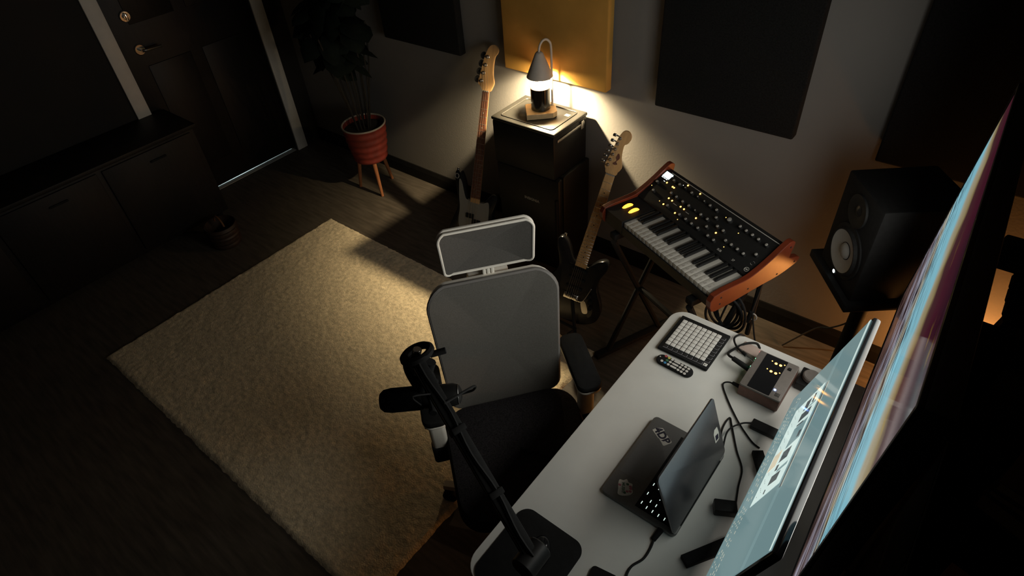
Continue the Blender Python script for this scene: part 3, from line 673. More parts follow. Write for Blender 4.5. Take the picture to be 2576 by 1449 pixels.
# ------------------------------------------------------------------ desk mat, phone, cables
mp = MB().prism(rrect(.205, .235, .035, 8), 0, .004, bev=.001, smooth=True).build('mouse_pad', BLACKM); mp.location = (-.4915, .522, DZT); tag(mp, 'black rounded mouse pad on near end of white desk', 'mouse pad')
ms = thing('computer_mouse', 'dark glossy mouse resting on the black mouse pad', 'mouse', (-.478, .553, DZT + .004), math.radians(20))
MB().lathe([(.030, .0005), (.0305, .006), (.0285, .016), (.021, .025), (.010, .0285), (.0003, .0295)], 24, M=Matrix.Diagonal((.9, 1.5, 1, 1))).build('shell', GLOSSB, ms)
MB().cyl((-.004, .022, .028), (.004, .022, .028), .008, n=14).build('scroll_wheel', RUBBER, ms)
ph = thing('smartphone', 'dark smartphone lying on near edge of the desk', 'phone', (-.305, .545, DZT), math.radians(10))
MB().prism(rrect(.07, .145, .011, 6), 0, .008, bev=.002, smooth=True).build('body', GLOSSB, ph)
def cable(name, label, pts, r=.0026, plugs=(), mt=RUBBER, k=7):
    t = thing(name, label, 'cable')
    MB().tube(smoothpath(pts, k), r, 8).build('wire', mt, t)
    for a, b, rr in plugs: MB().cyl(a, b, rr, rr * .85, n=12).build('plug', BLACKM, t)
    return t
Z = DZT + .004
cable('charging_cable', 'thick black charging cable leaving the laptop near side', [(-.262, .765, Z + .003), (-.257, .735, Z), (-.258, .70, Z), (-.272, .665, Z), (-.268, .63, Z), (-.24, .57, Z), (-.2, .5, Z)], .0032, [((-.2585, .793, Z + .004), (-.262, .758, Z + .002), .0085)])
cable('display_cable', 'thin black cable looping from laptop back to the hub', [(-.225, 1.085, Z + .008), (-.262, 1.175, Z), (-.264, 1.235, Z), (-.245, 1.21, Z), (-.2, 1.14, Z), (-.163, 1.09, Z), (-.148, 1.03, Z), (-.13, .97, Z)], .0026)
cable('hub_cable', 'short black cable joining laptop to the small hub', [(-.225, 1.09, Z + .012), (-.245, 1.17, Z + .02), (-.225, 1.225, Z + .014), (-.2, 1.25, Z + .008)], .0026)
cable('interface_cable', 'long black cable from audio interface running past the laptop', [(-.288, 1.345, Z + .02), (-.318, 1.355, Z + .012), (-.334, 1.345, Z), (-.30, 1.30, Z), (-.24, 1.24, Z), (-.195, 1.205, Z), (-.170, 1.19, Z), (-.150, 1.185, Z)], .0026, [((-.283, 1.344, Z + .026), (-.308, 1.355, Z + .016), .0065)])
hb_ = thing('usb_hub', 'small black hub block beside the audio interface', 'hub', (-.165, 1.253, DZT), math.radians(2))
MB().rbox((-.038, -.017, .001), (.045, .017, .016), .003).build('body', BLACK, hb_)
MB().rbox((-.0395, -.006, .005), (-.037, .006, .010), .0006).build('port', STEEL, hb_)

# ------------------------------------------------------------------ audio interface
IFG = mat('interface_grey', (0.17, 0.15, 0.135), 0.5, 0.2, noise=(80, 0.08)); IFS = mat('interface_brown', (0.16, 0.075, 0.055), 0.55, noise=(60, 0.15))
ai = thing('audio_interface', 'grey desktop audio interface with dark panel and amber lights', 'audio interface', (-0.222, 1.42, DZT))
MB().rbox((-.063, -.085, .004), (.063, .085, .048), .004).build('body', IFS, ai)
MB().prism(rrect(.126, .170, .006, 4), .048, .055, bev=.0015, smooth=True).build('top_plate', IFG, ai)
pn = MB().prism(rrect(.068, .162, .002, 2, -.0065, 0), .055, .0562).build('display_panel', GLOSSB, ai)
for x, y in ((-.2239, 1.4744), (-.2096, 1.4748), (-.2249, 1.4348), (-.2101, 1.4349)):
    MB().ball((x + .222, y - 1.42, .0565), .0042, 14, sc=(1, 1, .35)).build('level_light', AMBER, pn)
for x, y in ((-.1997, 1.483), (-.2007, 1.4429), (-.2373, 1.4785), (-.2381, 1.4383)):
    MB().ball((x + .222, y - 1.42, .0565), .0022, 10, sc=(1, 1, .4)).build('level_light', AMBERDIM, pn)
BLUEL = mat('blue_led', (.1, .2, 1), .4, emit=(.18, .35, 1.0), estr=14); GREENL = mat('green_led', (.2, .9, .5), .4, emit=(.2, 1, .45), estr=9); REDL = mat('red_led', (.9, .1, .1), .4, emit=(1, .12, .14), estr=2.2); WHITEL = mat('white_led', (.9, .95, 1), .4, emit=(.85, .97, 1.0), estr=5)
MB().ball((.034, -.049, .0562), .0035, 14, sc=(1, 1, .5)).build('power_light', BLUEL, ai)
MB().rbox((.036, .050, .055), (.046, .060, .059), .001).build('button', BLACKM, ai)
for q in range(5): MB().box((.040 + q * .003, -.072, .0552), (.0415 + q * .003, -.056, .0555)).build('vent_slot', BLACKM, ai)
MB().rbox((-.066, -.046, .028), (-.060, -.036, .038), .001).build('jack_socket', BLACKM, ai)
for y, mt_ in ((.048, GREENL), (.008, GREENL), (.083, REDL)):
    MB().ball((-.0625, y, .046), .0036, 12, sc=(.7, 1, 1)).build('jack_light', mt_, ai)
cable('instrument_cable', 'black jack cable plugged into the green lit interface socket', [(-.345, 1.44, Z + .03), (-.368, 1.455, Z + .02), (-.372, 1.49, Z + .004), (-.345, 1.53, Z + .02), (-.315, 1.555, Z + .02), (-.30, 1.56, Z + .0)], .0042, [((-.287, 1.428, Z + .026), (-.348, 1.44, Z + .03), .0095)])
cable('headphone_cable', 'thin black cable with silver plug in the interface', [(-.322, 1.478, Z + .028), (-.36, 1.50, Z + .025), (-.385, 1.545, Z + .012), (-.372, 1.582, Z + .005), (-.355, 1.60, Z - .05), (-.33, 1.62, Z - .3)], .0034, [((-.318, 1.477, Z + .028), (-.335, 1.485, Z + .028), .006)])
MB_ = thing('silver_jack_adapter', 'silver jack adapter sticking out of the interface side', 'adapter', (-.2845, 1.468, DZT + .032))
MB().cyl((0, 0, 0), (-.034, .010, 0), .0045).build('barrel', STEEL, MB_); MB().cyl((-.004, .001, 0), (-.010, .003, 0), .006).build('collar', CHROME, MB_)
pk = MB().rbox((-.035, -.022, 0), (.035, .022, .022), .004); pk = pk.build('drive_box', mat('pale_pink_box', (.40, .31, .27), .6, noise=(30, .04))); pk.location = (-.318, 1.523, DZT); pk.rotation_euler.z = math.radians(-8); tag(pk, 'small pale pink box lying behind the audio interface', 'box')
dg = thing('grey_dial', 'small grey dial unit on dark base behind audio interface', 'controller', (-.118, 1.50, DZT))
MB().rbox((-.035, -.04, .001), (.035, .04, .03), .004).build('base', BLACK, dg)
MB().cyl((0, 0, .03), (0, 0, .048), .026, n=28).build('dial', IFG, dg)

# ------------------------------------------------------------------ synthesizer
WOODR = mat('synth_wood', (0.115, 0.018, 0.005), 0.42, noise=(9, 0.25, (10, 1, 1)), bump=(40, .1))
SYB = mat('synth_black', (0.010, 0.010, 0.010), 0.55, spec=.25, noise=(80, .15))
KEYW = mat('key_white', (0.42, 0.40, 0.36), 0.35, noise=(20, .03)); KEYK = mat('key_dark', (0.008, .008, .008), .35)
KNOBT = mat('knob_cap_grey', (.30, .285, .26), .5, noise=(60, .08))
sy = thing('synthesizer', 'black keyboard synthesizer with wooden sides and lit amber controls', 'synthesizer', (-.809, 1.759, .755), -.402)
MB().prism([(-.01, 0), (.33, 0), (.33, .14), (.304, .146), (.155, .07), (.152, .045), (-.01, .04)], -.318, .318, M=Matrix(((0, 0, 1, 0), (1, 0, 0, 0), (0, 1, 0, 0), (0, 0, 0, 1)))).build('case', SYB, sy)
MB().box((-.318, -.012, .0), (-.203, .156, .0655)).build('wheel_panel', SYB, sy)
YZ = Matrix(((0, 0, 1, 0), (1, 0, 0, 0), (0, 1, 0, 0), (0, 0, 0, 1)))
wp = [(-.016, .0), (.05, -.006), (.20, .012), (.30, .022), (.375, .045), (.392, .06), (.392, .072), (.375, .08), (.345, .088), (.335, .10), (.345, .15), (.34, .165), (.325, .17), (.305, .163), (.23, .118), (.165, .088), (.12, .079), (-.016, .070)]
wps = flat(wp, 3)
for x0, x1 in ((-.341, -.318), (.318, .341)):
    sd = MB().prism(wps, x0, x1, M=YZ, bev=.002).build('side_panel', WOODR, sy)
    for yy, zz in ((.02, .02), (.02, .05), (.15, .03), (.37, .06), (.29, .035), (.325, .145)):
        xx = x0 if x0 < 0 else x1
        MB().cyl((xx - .0008, yy, zz), (xx + .0008, yy, zz), .004, n=10).build('screw', BLACKM, sd)
# keys
kw = .517 / 22
bfirst = None; wk = MB().rbox((.0006, -.004, .02), (kw - .0006, .154, .060), .0015).build('white_key', KEYW, sy); wfirst = True
MARK = mat('key_print', (.30, .28, .25), .6)
bk = MB().add([(-.0055, .056, .055), (.0055, .056, .055), (.0055, .154, .055), (-.0055, .154, .055), (-.0042, .062, .071), (.0042, .062, .071), (.0042, .154, .071), (-.0042, .154, .071)], [(0, 3, 2, 1), (4, 5, 6, 7), (0, 1, 5, 4), (1, 2, 6, 5), (2, 3, 7, 6), (3, 0, 4, 7)])
bk.rbox((-.0058, .052, .056), (.0058, .154, .069), .0028)
bko = bk.build('black_key', KEYK, sy); bf_ = True
for i in range(22):
    loc = (-.200 + i * kw, 0, 0)
    if wfirst: wk.location = loc; wfirst = False; o = wk
    else: o = place(wk.data, 'white_key', sy, loc)
    pm_ = MB().box((.006, .012, .0600), (.016, .018, .0602)).box((.010, .018, .0600), (.016, .024, .0602)).cyl((.012, .038, .0599), (.012, .038, .0603), .0022, n=8)
    if i == 0: print_me = pm_.build('key_print', MARK, o).data
    else: place(print_me, 'key_print', o, (0, 0, 0))
    if i < 21 and i % 7 not in (2, 6):
        loc = (-.200 + (i + 1) * kw, 0, 0)
        if bf_: bko.location = loc; bf_ = False
        else: place(bko.data, 'black_key', sy, loc)
# control panel
dvv = Vector((0, .149, .076)).normalized(); nvv = Vector((1, 0, 0)).cross(dvv)
PM = basis((0, .155, .07), (1, 0, 0), dvv, nvv)
pnl = MB().box((-.317, .0, 0), (.317, .1672, .0015), M=PM).build('control_panel', SYB, sy)
MB().box((-.285, .1655, .0015), (.315, .1680, .003), M=PM).build('panel_trim', GREYPRINT, pnl)
KN = [(-0.2369, 0.1467), (-0.2006, 0.1456), (-0.1664, 0.1471), (-0.125, 0.1448), (-0.0894, 0.1451), (-0.0505, 0.1449), (-0.0156, 0.1437), (0.021, 0.1434), (0.0468, 0.1172), (0.0945, 0.1402), (0.15, 0.1419), (0.1811, 0.1413), (0.2125, 0.141), (0.2435, 0.1402), (0.2823, 0.1397), (-0.1615, 0.0943), (-0.1215, 0.0932), (-0.0854, 0.0935), (-0.0473, 0.0927), (-0.0125, 0.0921), (0.0244, 0.092), (0.0491, 0.066), (0.081, 0.0918), (0.114, 0.0906), (0.1539, 0.0647), (0.1844, 0.0644), (0.2159, 0.0639), (0.2466, 0.0632), (0.284, 0.0884), (0.0839, 0.0396), (0.1166, 0.0387), (0.0264, 0.0407), (-0.0096, 0.0404), (-0.0452, 0.0413), (-0.083, 0.0413), (-0.1586, 0.0424), (-0.1956, 0.095), (-0.2951, 0.1014), (-0.2724, 0.0605)]
kb = MB().lathe([(.0078, 0), (.0075, .006), (.0062, .013), (.0058, .0135)], 16, 0).lathe([(.0057, .0135), (.0050, .0141), (.0001, .0142)], 16, 1, cap=False).box((-.0005, .002, .0142), (.0005, .0056, .0145), 2)
kbo = None
for k, (u, v) in enumerate(KN):
    M = PM @ Matrix.Translation((u, v - .006, .0015)) @ Matrix.Rotation(random.uniform(-2, 2), 4, 'Z')
    sc = 1.55 if k == 9 else (.6 if k in (2, 4, 5, 18) else 1)
    M = M @ Matrix.Diagonal((sc, sc, 1, 1))
    if kbo is None: kbo = kb.build('knob', [SYB, KNOBT, BLACKM], sy); kbo.matrix_local = M
    else: place(kbo.data, 'knob', sy, None, M=M)
def led(nm, pts, r, mt):
    o0 = None
    for u, v in pts:
        M = PM @ Matrix.Translation((u, v, .002))
        if o0 is None: o0 = MB().ball((0, 0, 0), r, 12, sc=(1, 1, .5)).build(nm, mt, sy); o0.matrix_local = M
        else: place(o0.data, nm, sy, None, M=M)
led('button_light', [(-0.2628, 0.1189), (-0.225, 0.1181), (-0.2156, 0.1182), (-0.2085, 0.0934), (-0.1921, 0.0684), (-0.1703, 0.0681), (-0.187, 0.0346), (-0.1173, 0.0682), (-0.0964, 0.068), (-0.1123, 0.0332), (-0.1757, 0.1598), (-0.1008, 0.1589), (-0.0232, 0.0664), (0.0917, 0.0647)], .0036, AMBER)
led('small_light', [(-0.2138, 0.036), (-0.0787, 0.0177), (0.0688, 0.1377), (0.0708, 0.087), (0.0739, 0.0357), (0.1596, 0.1142), (0.1631, 0.0384), (-0.3082, 0.0717)], .0020, AMBERDIM)
led('white_light', [(-0.2662, 0.155), (-0.2817, 0.1183), (-0.2767, 0.1183), (-0.1932, 0.1495)], .0013, WHITEL)
MB().box((-.311, .1335, .0015), (-.269, .1615, .0022), M=PM).build('display', mat('synth_screen', (.5, .6, .6), .3, emit=(.72, .93, .95), estr=2.2), sy)
for q in range(3): MB().box((-.309 + q * .013, .1285, .0015), (-.300 + q * .013, .1305, .002), M=PM).build('display_key', WHITEL, sy)
for a, b in (((-.1567, .0623), (-.1356, .0619)), ((-.081, .0629), (-.0612, .0607))): MB().box((a[0], a[1] - .001, .0015), (b[0], a[1] + .0012, .0019), M=PM).build('panel_print', GREYPRINT, sy)
text_mesh('panel_lettering', 'SUB', .012, GREYPRINT, sy, PM @ Matrix.Translation((.16, .018, .0018)))
text_mesh('panel_lettering', '37', .012, GREYPRINT, sy, PM @ Matrix.Translation((.232, .018, .0018)))
MB().tube([(.0085 * math.cos(a * PI / 12), .0085 * math.sin(a * PI / 12), 0) for a in range(24)], .0011, 5, closed=True, M=PM @ Matrix.Translation((.2975, .0208, .0016))).build('panel_emblem', GREYPRINT, sy)
MB().prism(flat([(-.005, -.001), (0, -.003), (.005, .001), (0, .003)], 3), .0015, .002, M=PM @ Matrix.Translation((.2975, .0208, 0))).build('panel_emblem', GREYPRINT, sy)
for a0 in (0.5, 3.6): MB().tube([(.0075 * math.cos(a0 + a * .15), .0075 * math.sin(a0 + a * .15), 0) for a in range(12)], .0005, 4, M=PM @ Matrix.Translation((.2955, .0522, .0016))).build('panel_arc', GREYPRINT, sy)
WHEEL = mat('wheel_lit', (.9, .5, .1), .4, emit=(1.0, .36, .03), estr=3.2)
for xw in (-.282, -.240):
    MB().cyl((xw - .008, .075, .036), (xw + .008, .075, .036), .040, n=28).build('pitch_wheel', [WHEEL], sy)
# stand
ss = thing('synthesizer_stand', 'black metal stand carrying the synthesizer by the wall', 'stand', (-.809, 1.759, 0), -.402)
for sx in (-1, 1):
    MB().tube([(sx * .24, -.02, .70), (sx * .24, .30, .012)], .014).build('leg', BLACKM, ss)
    MB().tube([(sx * .24, .31, .72), (sx * .24, -.02, .012)], .014).build('leg', BLACKM, ss)
    MB().rbox((sx * .24 - .018, -.03, .715), (sx * .24 + .018, .33, .745), .005).build('support_arm', BLACKM, ss)
    MB().rbox((sx * .24 - .02, -.09, 0), (sx * .24 + .02, .38, .024), .006).build('foot', BLACKM, ss)
MB().tube([(-.24, .145, .36), (.24, .145, .36)], .013).build('crossbar', BLACKM, ss)
MB().tube([(.30, .27, .75), (.30, .27, .45)], .010).build('hook_post', BLACKM, ss)

# coiled cable hanging below the synth
cc = thing('coiled_cable', 'thick coil of black cable hanging below the synthesizer end', 'cable')
cx_, cy_, cz_ = -.517, 1.79, .62
for q in range(4):
    a0 = q * .12; pts = []
    for i in range(28):
        a = 2 * PI * i / 28
        pts.append((cx_ + .055 * math.cos(a) * (1 + .06 * q) + .01 * q, cy_ + .022 * math.cos(a + q) + .006 * q, cz_ - .02 + .085 * math.sin(a) * (1 + .05 * q)))
    MB().tube(pts, .0055, 7, closed=True).build('loop', RUBBER, cc)
MB().tube(smoothpath([(cx_ + .02, cy_ + .02, .70), (cx_, cy_, .56), (cx_ + .01, cy_ - .02, .48), (cx_ - .03, cy_ - .03, .44)]), .004, 7).build('tail', RUBBER, cc)
pg_ = cable('hanging_plug', 'dangling black plug with grey ring below synthesizer', [(-.415, 1.86, .745), (-.418, 1.85, .68), (-.42, 1.84, .62)], .004, [((-.42, 1.84, .62), (-.425, 1.835, .565), .011)])
MB().tube([(-.412 + .016 * math.cos(a * PI / 10), 1.835, .60 + .016 * math.sin(a * PI / 10)) for a in range(20)], .003, 6, closed=True).build('ring', GREYPRINT, pg_)
Zf = .006
cable('floor_cable', 'thin black cable crossing the floor towards back baseboard', [(-.33, 1.62, .42), (-.30, 1.66, .15), (-.28, 1.75, Zf + .02), (-.2, 1.95, Zf), (-.05, 2.15, Zf), (.15, 2.25, Zf)], .004)
cable('speaker_cable', 'black cable sagging from the coil across to the loudspeaker', [(-.418, 1.84, .62), (-.36, 1.78, .52), (-.28, 1.72, .47), (-.2, 1.7, .5), (-.12, 1.72, .55)], .0035)
cable('wall_cable', 'black cable rising along back wall to the loudspeaker', [(-.36, 2.36, Zf), (-.26, 2.47, .09), (-.2, 2.46, .14), (-.14, 2.42, .24), (-.1, 2.3, .42)], .004)

# ------------------------------------------------------------------ microphone and boom arm
bm_ = thing('boom_arm', 'black boom arm clamped to near end of the desk', 'boom arm')
MB().rbox((-.445, .385, .68), (-.395, .45, .70), .004).rbox((-.445, .385, .735), (-.395, .45, .75), .004).rbox((-.445, .383, .68), (-.395, .397, .75), .004).build('clamp', BLACKM, bm_)
MB().cyl((-.42, .425, .745), (-.42, .445, .955), .016).build('post', BLACKM, bm_)
MB().cyl((-.42, .42, .955), (-.42, .49, .955), .030, n=24).build('joint', BLACK, bm_)
A0 = Vector((-.42, .455, .965)); A1 = Vector((-.842, .575, 1.235))
dd = (A1 - A0).normalized(); sd_ = dd.cross(Vector((0, 0, 1))).normalized(); uu = sd_.cross(dd)
AM = basis(A0, dd, -sd_, uu) if dd.cross(-sd_).dot(uu) > 0 else basis(A0, dd, sd_, uu)
LA = (A1 - A0).length
arm = MB().rbox((-.02, -.016, -.016), (LA, .016, .016), .006, M=AM).build('arm', BLACKM, bm_)
MB().tube([tuple(AM @ Vector((.02, .0165, .010))), tuple(AM @ Vector((LA - .02, .0165, .010)))], .0009, 5).build('arm_seam', STEEL, arm)
st_ = MB()
for q in range(9): st_.box((LA - .22 + q * .022, -.004, .0158), (LA - .208 + q * .022, -.0028, .0164), M=AM)
MB().tube([tuple(AM @ Vector((x, .004 * math.sin(x * 30), .021))) for x in [i * LA / 20 for i in range(21)]], .0035, 6).build('cable_run', RUBBER, arm)
for q in (.3, .62): MB().rbox((LA * q - .008, -.018, -.018), (LA * q + .008, .018, .026), .003, M=AM).build('cable_strap', BLACKM, arm)
MB().tube(smoothpath([tuple(AM @ Vector((LA * .82, .015, .018))), tuple(AM @ Vector((LA * .84, .06, .05))), tuple(AM @ Vector((LA * .80, .045, .01)))], 5), .002, 6).build('strap_tail', BLACKM, arm)
MB().tube([tuple(A1 + Vector((.033 * math.cos(a * PI / 14) - .008, .034 * math.sin(a * PI / 14) + .014, .014 * math.cos(a * PI / 14)))) for a in range(28)], .010, 8, closed=True).build('head_ring', BLACKM, bm_)
MB().tube(smoothpath([tuple(A1 + Vector((-.036, .01, -.02))), tuple(A1 + Vector((-.03, .0, -.06))), tuple(A1 + Vector((.0, -.005, -.10)))]), .017, 10).build('swivel_arm', BLACKM, bm_)
MB().tube(smoothpath([tuple(A1 + Vector((.028, .02, -.01))), tuple(A1 + Vector((.02, .005, -.05))), tuple(A1 + Vector((.005, -.005, -.10)))]), .015, 10).build('swivel_arm', BLACKM, bm_)
MB().cyl(tuple(A1 + Vector((-.012, 0, -.03))), tuple(A1 + Vector((-.004, .016, .018))), .011).cyl(tuple(A1 + Vector((.012, .0, .0))), tuple(A1 + Vector((.018, .014, .004))), .008).build('thread_bolt', CHROME, bm_)
MB().cyl(tuple(A1 + Vector((.02, .03, .0))), tuple(A1 + Vector((.045, .06, .005))), .008).build('tension_knob', BLACKM, bm_)
mc = thing('microphone', 'black broadcast microphone hanging over the chair armrest', 'microphone')
m0 = Vector((-.918, .494, 1.10)); m1 = Vector((-.76, .638, 1.10)); md = (m1 - m0).normalized()
MM = basis(m0, md, Vector((0, 0, 1)).cross(md), (0, 0, 1))
RX = Matrix.Rotation(PI / 2, 4, 'Y')
FOAM = mat('foam_black', (.007, .007, .007), 1.0, spec=.05, noise=(200, .4), bump=(300, .6, .001))
MB().lathe([(.001, 0), (.020, .001), (.028, .010), (.031, .028), (.031, .10), (.029, .108)], 28, M=MM @ RX).build('windscreen', FOAM, mc)
MB().lathe([(.026, .105), (.029, .112), (.029, .185), (.024, .200), (.012, .206), (.001, .207)], 28, M=MM @ RX).build('body', BLACK, mc)
yk = [tuple(MM @ Vector((.135, -.042, 0))), tuple(MM @ Vector((.135, -.042, .03))), tuple(MM @ Vector((.13, -.03, .075))), tuple(MM @ Vector((.13, .0, .09))), tuple(MM @ Vector((.13, .03, .075))), tuple(MM @ Vector((.135, .042, .03))), tuple(MM @ Vector((.135, .042, 0)))]
MB().tube(smoothpath(yk), .007, 8).build('yoke', BLACKM, mc)
for s_ in (-1, 1): MB().cyl(tuple(MM @ Vector((.135, s_ * .027, 0))), tuple(MM @ Vector((.135, s_ * .052, 0))), .011).build('yoke_knob', BLACKM, mc)
MB().cyl(tuple(MM @ Vector((.13, 0, .085))), tuple(A1 + Vector((-.004, 0, -.01))), .013).build('mount', BLACKM, mc)
MB().tube(smoothpath([tuple(MM @ Vector((.205, 0, 0))), tuple(MM @ Vector((.235, 0, .01))), tuple(MM @ Vector((.24, -.03, .06))), tuple(A0 + dd * LA * .75 + uu * .022)]), .0032, 7).build('microphone_cable', RUBBER, mc)
MB().tube([tuple(MM @ Vector((.198, .0252 * math.cos(a), .0252 * math.sin(a)))) for a in [i * PI / 12 for i in range(24)]], .0012, 5, closed=True).build('rear_ring', STEEL, mc)

# ------------------------------------------------------------------ studio loudspeaker on stand
CONE = mat('cone_white', (.30, .295, .275), .6, noise=(30, .03))
fx = Vector((.62, -.78, 0)).normalized(); fn = Vector((-.78, -.62, 0)).normalized()
SPB = Vector((-.300, 2.165, .735))
SM = basis(SPB, fx, (0, 0, 1), fx.cross(Vector((0, 0, 1))))
nz = 1 if fx.cross(Vector((0, 0, 1))).dot(fn) > 0 else -1
sp = thing('studio_loudspeaker', 'black studio loudspeaker with pale cone and white power light', 'loudspeaker', M=SM)
SWD, SHT, SDP = .27, .385, .30
def zz(a, b): return (min(nz * a, nz * b), max(nz * a, nz * b))
z0, z1 = zz(-SDP, 0)
MB().rbox((0, 0, z0), (SWD, SHT, z1), .008).build('cabinet', BLACKM, sp)
FZ = Matrix.Diagonal((1, 1, nz, 1))
WM = FZ @ Matrix.Translation((SWD / 2 + .012, .137, 0))
wf = MB().lathe([(.104, -.001), (.104, .006), (.092, .008), (.086, .018), (.080, .017)], 48, M=WM, cap=False).build('woofer_surround', RUBBER, sp)
MB().lathe([(.081, .0165), (.034, .003), (.030, .003)], 48, M=WM, cap=False).lathe([(.031, .003), (.027, .010), (.015, .015), (.0005, .0165)], 32, M=WM, cap=False).build('woofer_cone', CONE, sp)
MB().tube([(.0315 * math.cos(a * PI / 16), .0315 * math.sin(a * PI / 16), .0035) for a in range(32)], .0014, 5, closed=True, M=WM).build('dust_cap_ring', RUBBER, sp)
MB().lathe([(.06, -.001), (.06, .008), (.05, .008), (.02, .002)], 32, M=FZ @ Matrix.Translation((SWD / 2, .30, 0)), cap=False).lathe([(.02, .002), (.012, .006), (.0005, .008)], 20, M=FZ @ Matrix.Translation((SWD / 2, .30, 0)), cap=False).build('tweeter', BLACK, sp)
MB().ball((.118, .018, .001 * nz), .0075, 16, sc=(1, 1, .3)).build('power_light', mat('speaker_led', (.9, .95, .95), .4, emit=(.85, 1, .97), estr=3.2), sp)
sst = thing('loudspeaker_stand', 'black floor stand with pad beneath the studio loudspeaker', 'stand', M=SM)
MB().rbox((-.045, -.035, zz(-SDP - .01, .02)[0]), (SWD + .02, -.002, zz(-SDP - .01, .02)[1]), .004).build('top_pad', BLACKM, sst)
MB().cyl((SWD / 2, -.035, -nz * .15), (SWD / 2, -.70, -nz * .15), .03).build('pole', BLACKM, sst)
MB().rbox((SWD / 2 - .13, -.735, -nz * .15 - .13), (SWD / 2 + .13, -.70, -nz * .15 + .13), .006).build('base_plate', BLACKM, sst)

# ------------------------------------------------------------------ screens
def nodes_of(m): return m.node_tree.nodes, m.node_tree.links
def ramp(nt, stops):
    r = nt.nodes.new('ShaderNodeValToRGB'); e = r.color_ramp.elements
    while len(e) > 1: e.remove(e[-1])
    e[0].position = stops[0][0]; e[0].color = (*stops[0][1], 1)
    for p, c_ in stops[1:]: k = e.new(p); k.color = (*c_, 1)
    return r
def tv_material():
    m = bpy.data.materials.new('television_picture'); m.use_nodes = True; nt = m.node_tree; b = nt.nodes['Principled BSDF']
    b.inputs['Base Color'].default_value = (.01, .01, .012, 1); b.inputs['Roughness'].default_value = .08
    L = nt.links.new; tc = nt.nodes.new('ShaderNodeTexCoord')
    # object space of the picture: x along the screen (0..1.11), y up (0..0.666)
    sep = nt.nodes.new('ShaderNodeSeparateXYZ'); L(tc.outputs['Object'], sep.inputs[0])
    def math_(op, a, b_=None, c_=None):
        n = nt.nodes.new('ShaderNodeMath'); n.operation = op
        for i, q in enumerate((a, b_, c_)):
            if q is None: continue
            if isinstance(q, (int, float)): n.inputs[i].default_value = q
            else: L(q, n.inputs[i])
        return n.outputs[0]
    def nz_(scale, sx, sy, det=4, off=0):
        mp = nt.nodes.new('ShaderNodeMapping'); mp.inputs['Scale'].default_value = (sx, sy, 1); mp.inputs['Location'].default_value = (off, off, 0)
        L(tc.outputs['Object'], mp.inputs['Vector'])
        n = nt.nodes.new('ShaderNodeTexNoise'); n.inputs['Scale'].default_value = scale; n.inputs['Detail'].default_value = det
        L(mp.outputs[0], n.inputs['Vector']); return n.outputs['Fac']
    v = math_('DIVIDE', sep.outputs['Y'], TVH); u = math_('DIVIDE', sep.outputs['X'], TVW)
    warp = math_('MULTIPLY', math_('SUBTRACT', nz_(1.0, 2.6, 5.0, 3, 3.1), .5), .22)
    tilt = math_('MULTIPLY', u, .20)
    vv = math_('ADD', math_('ADD', v, warp), math_('ADD', tilt, -.20))
    dp = (.020, .004, .010); pu = (.055, .022, .030); cr = (.30, .27, .19); ol = (.22, .17, .08); cy = (.19, .42, .50); lav = (.25, .24, .29); bn = (.075, .045, .04); yl = (.30, .19, .02)
    rp = ramp(nt, [(0, bn), (.07, lav), (.13, bn), (.19, lav), (.25, (.20, .24, .27)), (.31, cr), (.37, cy), (.57, cy), (.63, cr), (.69, ol), (.73, (.05, .018, .02)), (.80, (.045, .008, .016)), (.92, dp), (1, pu)])
    L(vv, rp.inputs['Fac'])
    # fine streaks in the lower part of the picture
    sk = nz_(5.0, 1.6, 22.0, 7, 9.0)
    rs = ramp(nt, [(.40, (.05, .02, .04)), (.47, (.5, .45, .45)), (.52, (1, 1, 1)), (.64, (1.5, 1.45, 1.5))]); L(sk, rs.inputs['Fac'])
    mask = math_('SUBTRACT', 1.0, math_('MULTIPLY', math_('MAXIMUM', math_('SUBTRACT', vv, .34), 0.0), 5.0)); mk = nt.nodes.new('ShaderNodeClamp'); L(mask, mk.inputs[0])
    mixs = nt.nodes.new('ShaderNodeMix'); mixs.data_type = 'RGBA'; mixs.blend_type = 'MULTIPLY'
    L(mk.outputs[0], mixs.inputs['Factor']); L(rp.outputs['Color'], mixs.inputs['A']); L(rs.outputs['Color'], mixs.inputs['B'])
    # yellow brush near the front end, dark towards the far top corner
    yk_ = nz_(2.0, 2.0, 9.0, 3, 21.0); ry = ramp(nt, [(.60, (0, 0, 0)), (.70, (.8, .8, .8))]); L(yk_, ry.inputs['Fac'])
    near = nt.nodes.new('ShaderNodeMapRange'); near.inputs['From Min'].default_value = .45; near.inputs['From Max'].default_value = .9; L(u, near.inputs['Value'])
    mf = math_('MULTIPLY', ry.outputs['Color'], near.outputs[0])
    mix2 = nt.nodes.new('ShaderNodeMix'); mix2.data_type = 'RGBA'; L(mf, mix2.inputs['Factor']); L(mixs.outputs['Result'], mix2.inputs['A']); mix2.inputs['B'].default_value = (*yl, 1)
    L(mix2.outputs['Result'], b.inputs['Emission Color']); b.inputs['Emission Strength'].default_value = 1.0
    return m
def scr_M(fr): B, al, up, n = fr; return B, al, up, n
def screen_basis(fr, lift=0.0):
    B, al, up, n = fr
    # local x along the screen, y up, z out of the picture into the room
    z = al.cross(up); m = Matrix((al, up, z)).transposed().to_4x4(); m.translation = B; return m
tv = thing('television', 'large wall television showing streaked blue and purple abstract picture', 'television', M=screen_basis(TV))
MB().rbox((-.012, -.014, -.045), (TVW + .012, TVH + .012, -.004), .006).build('housing', BLACK, tv)
MB().box((0, 0, -.004), (TVW, TVH, -.0005)).build('screen', tv_material(), tv)
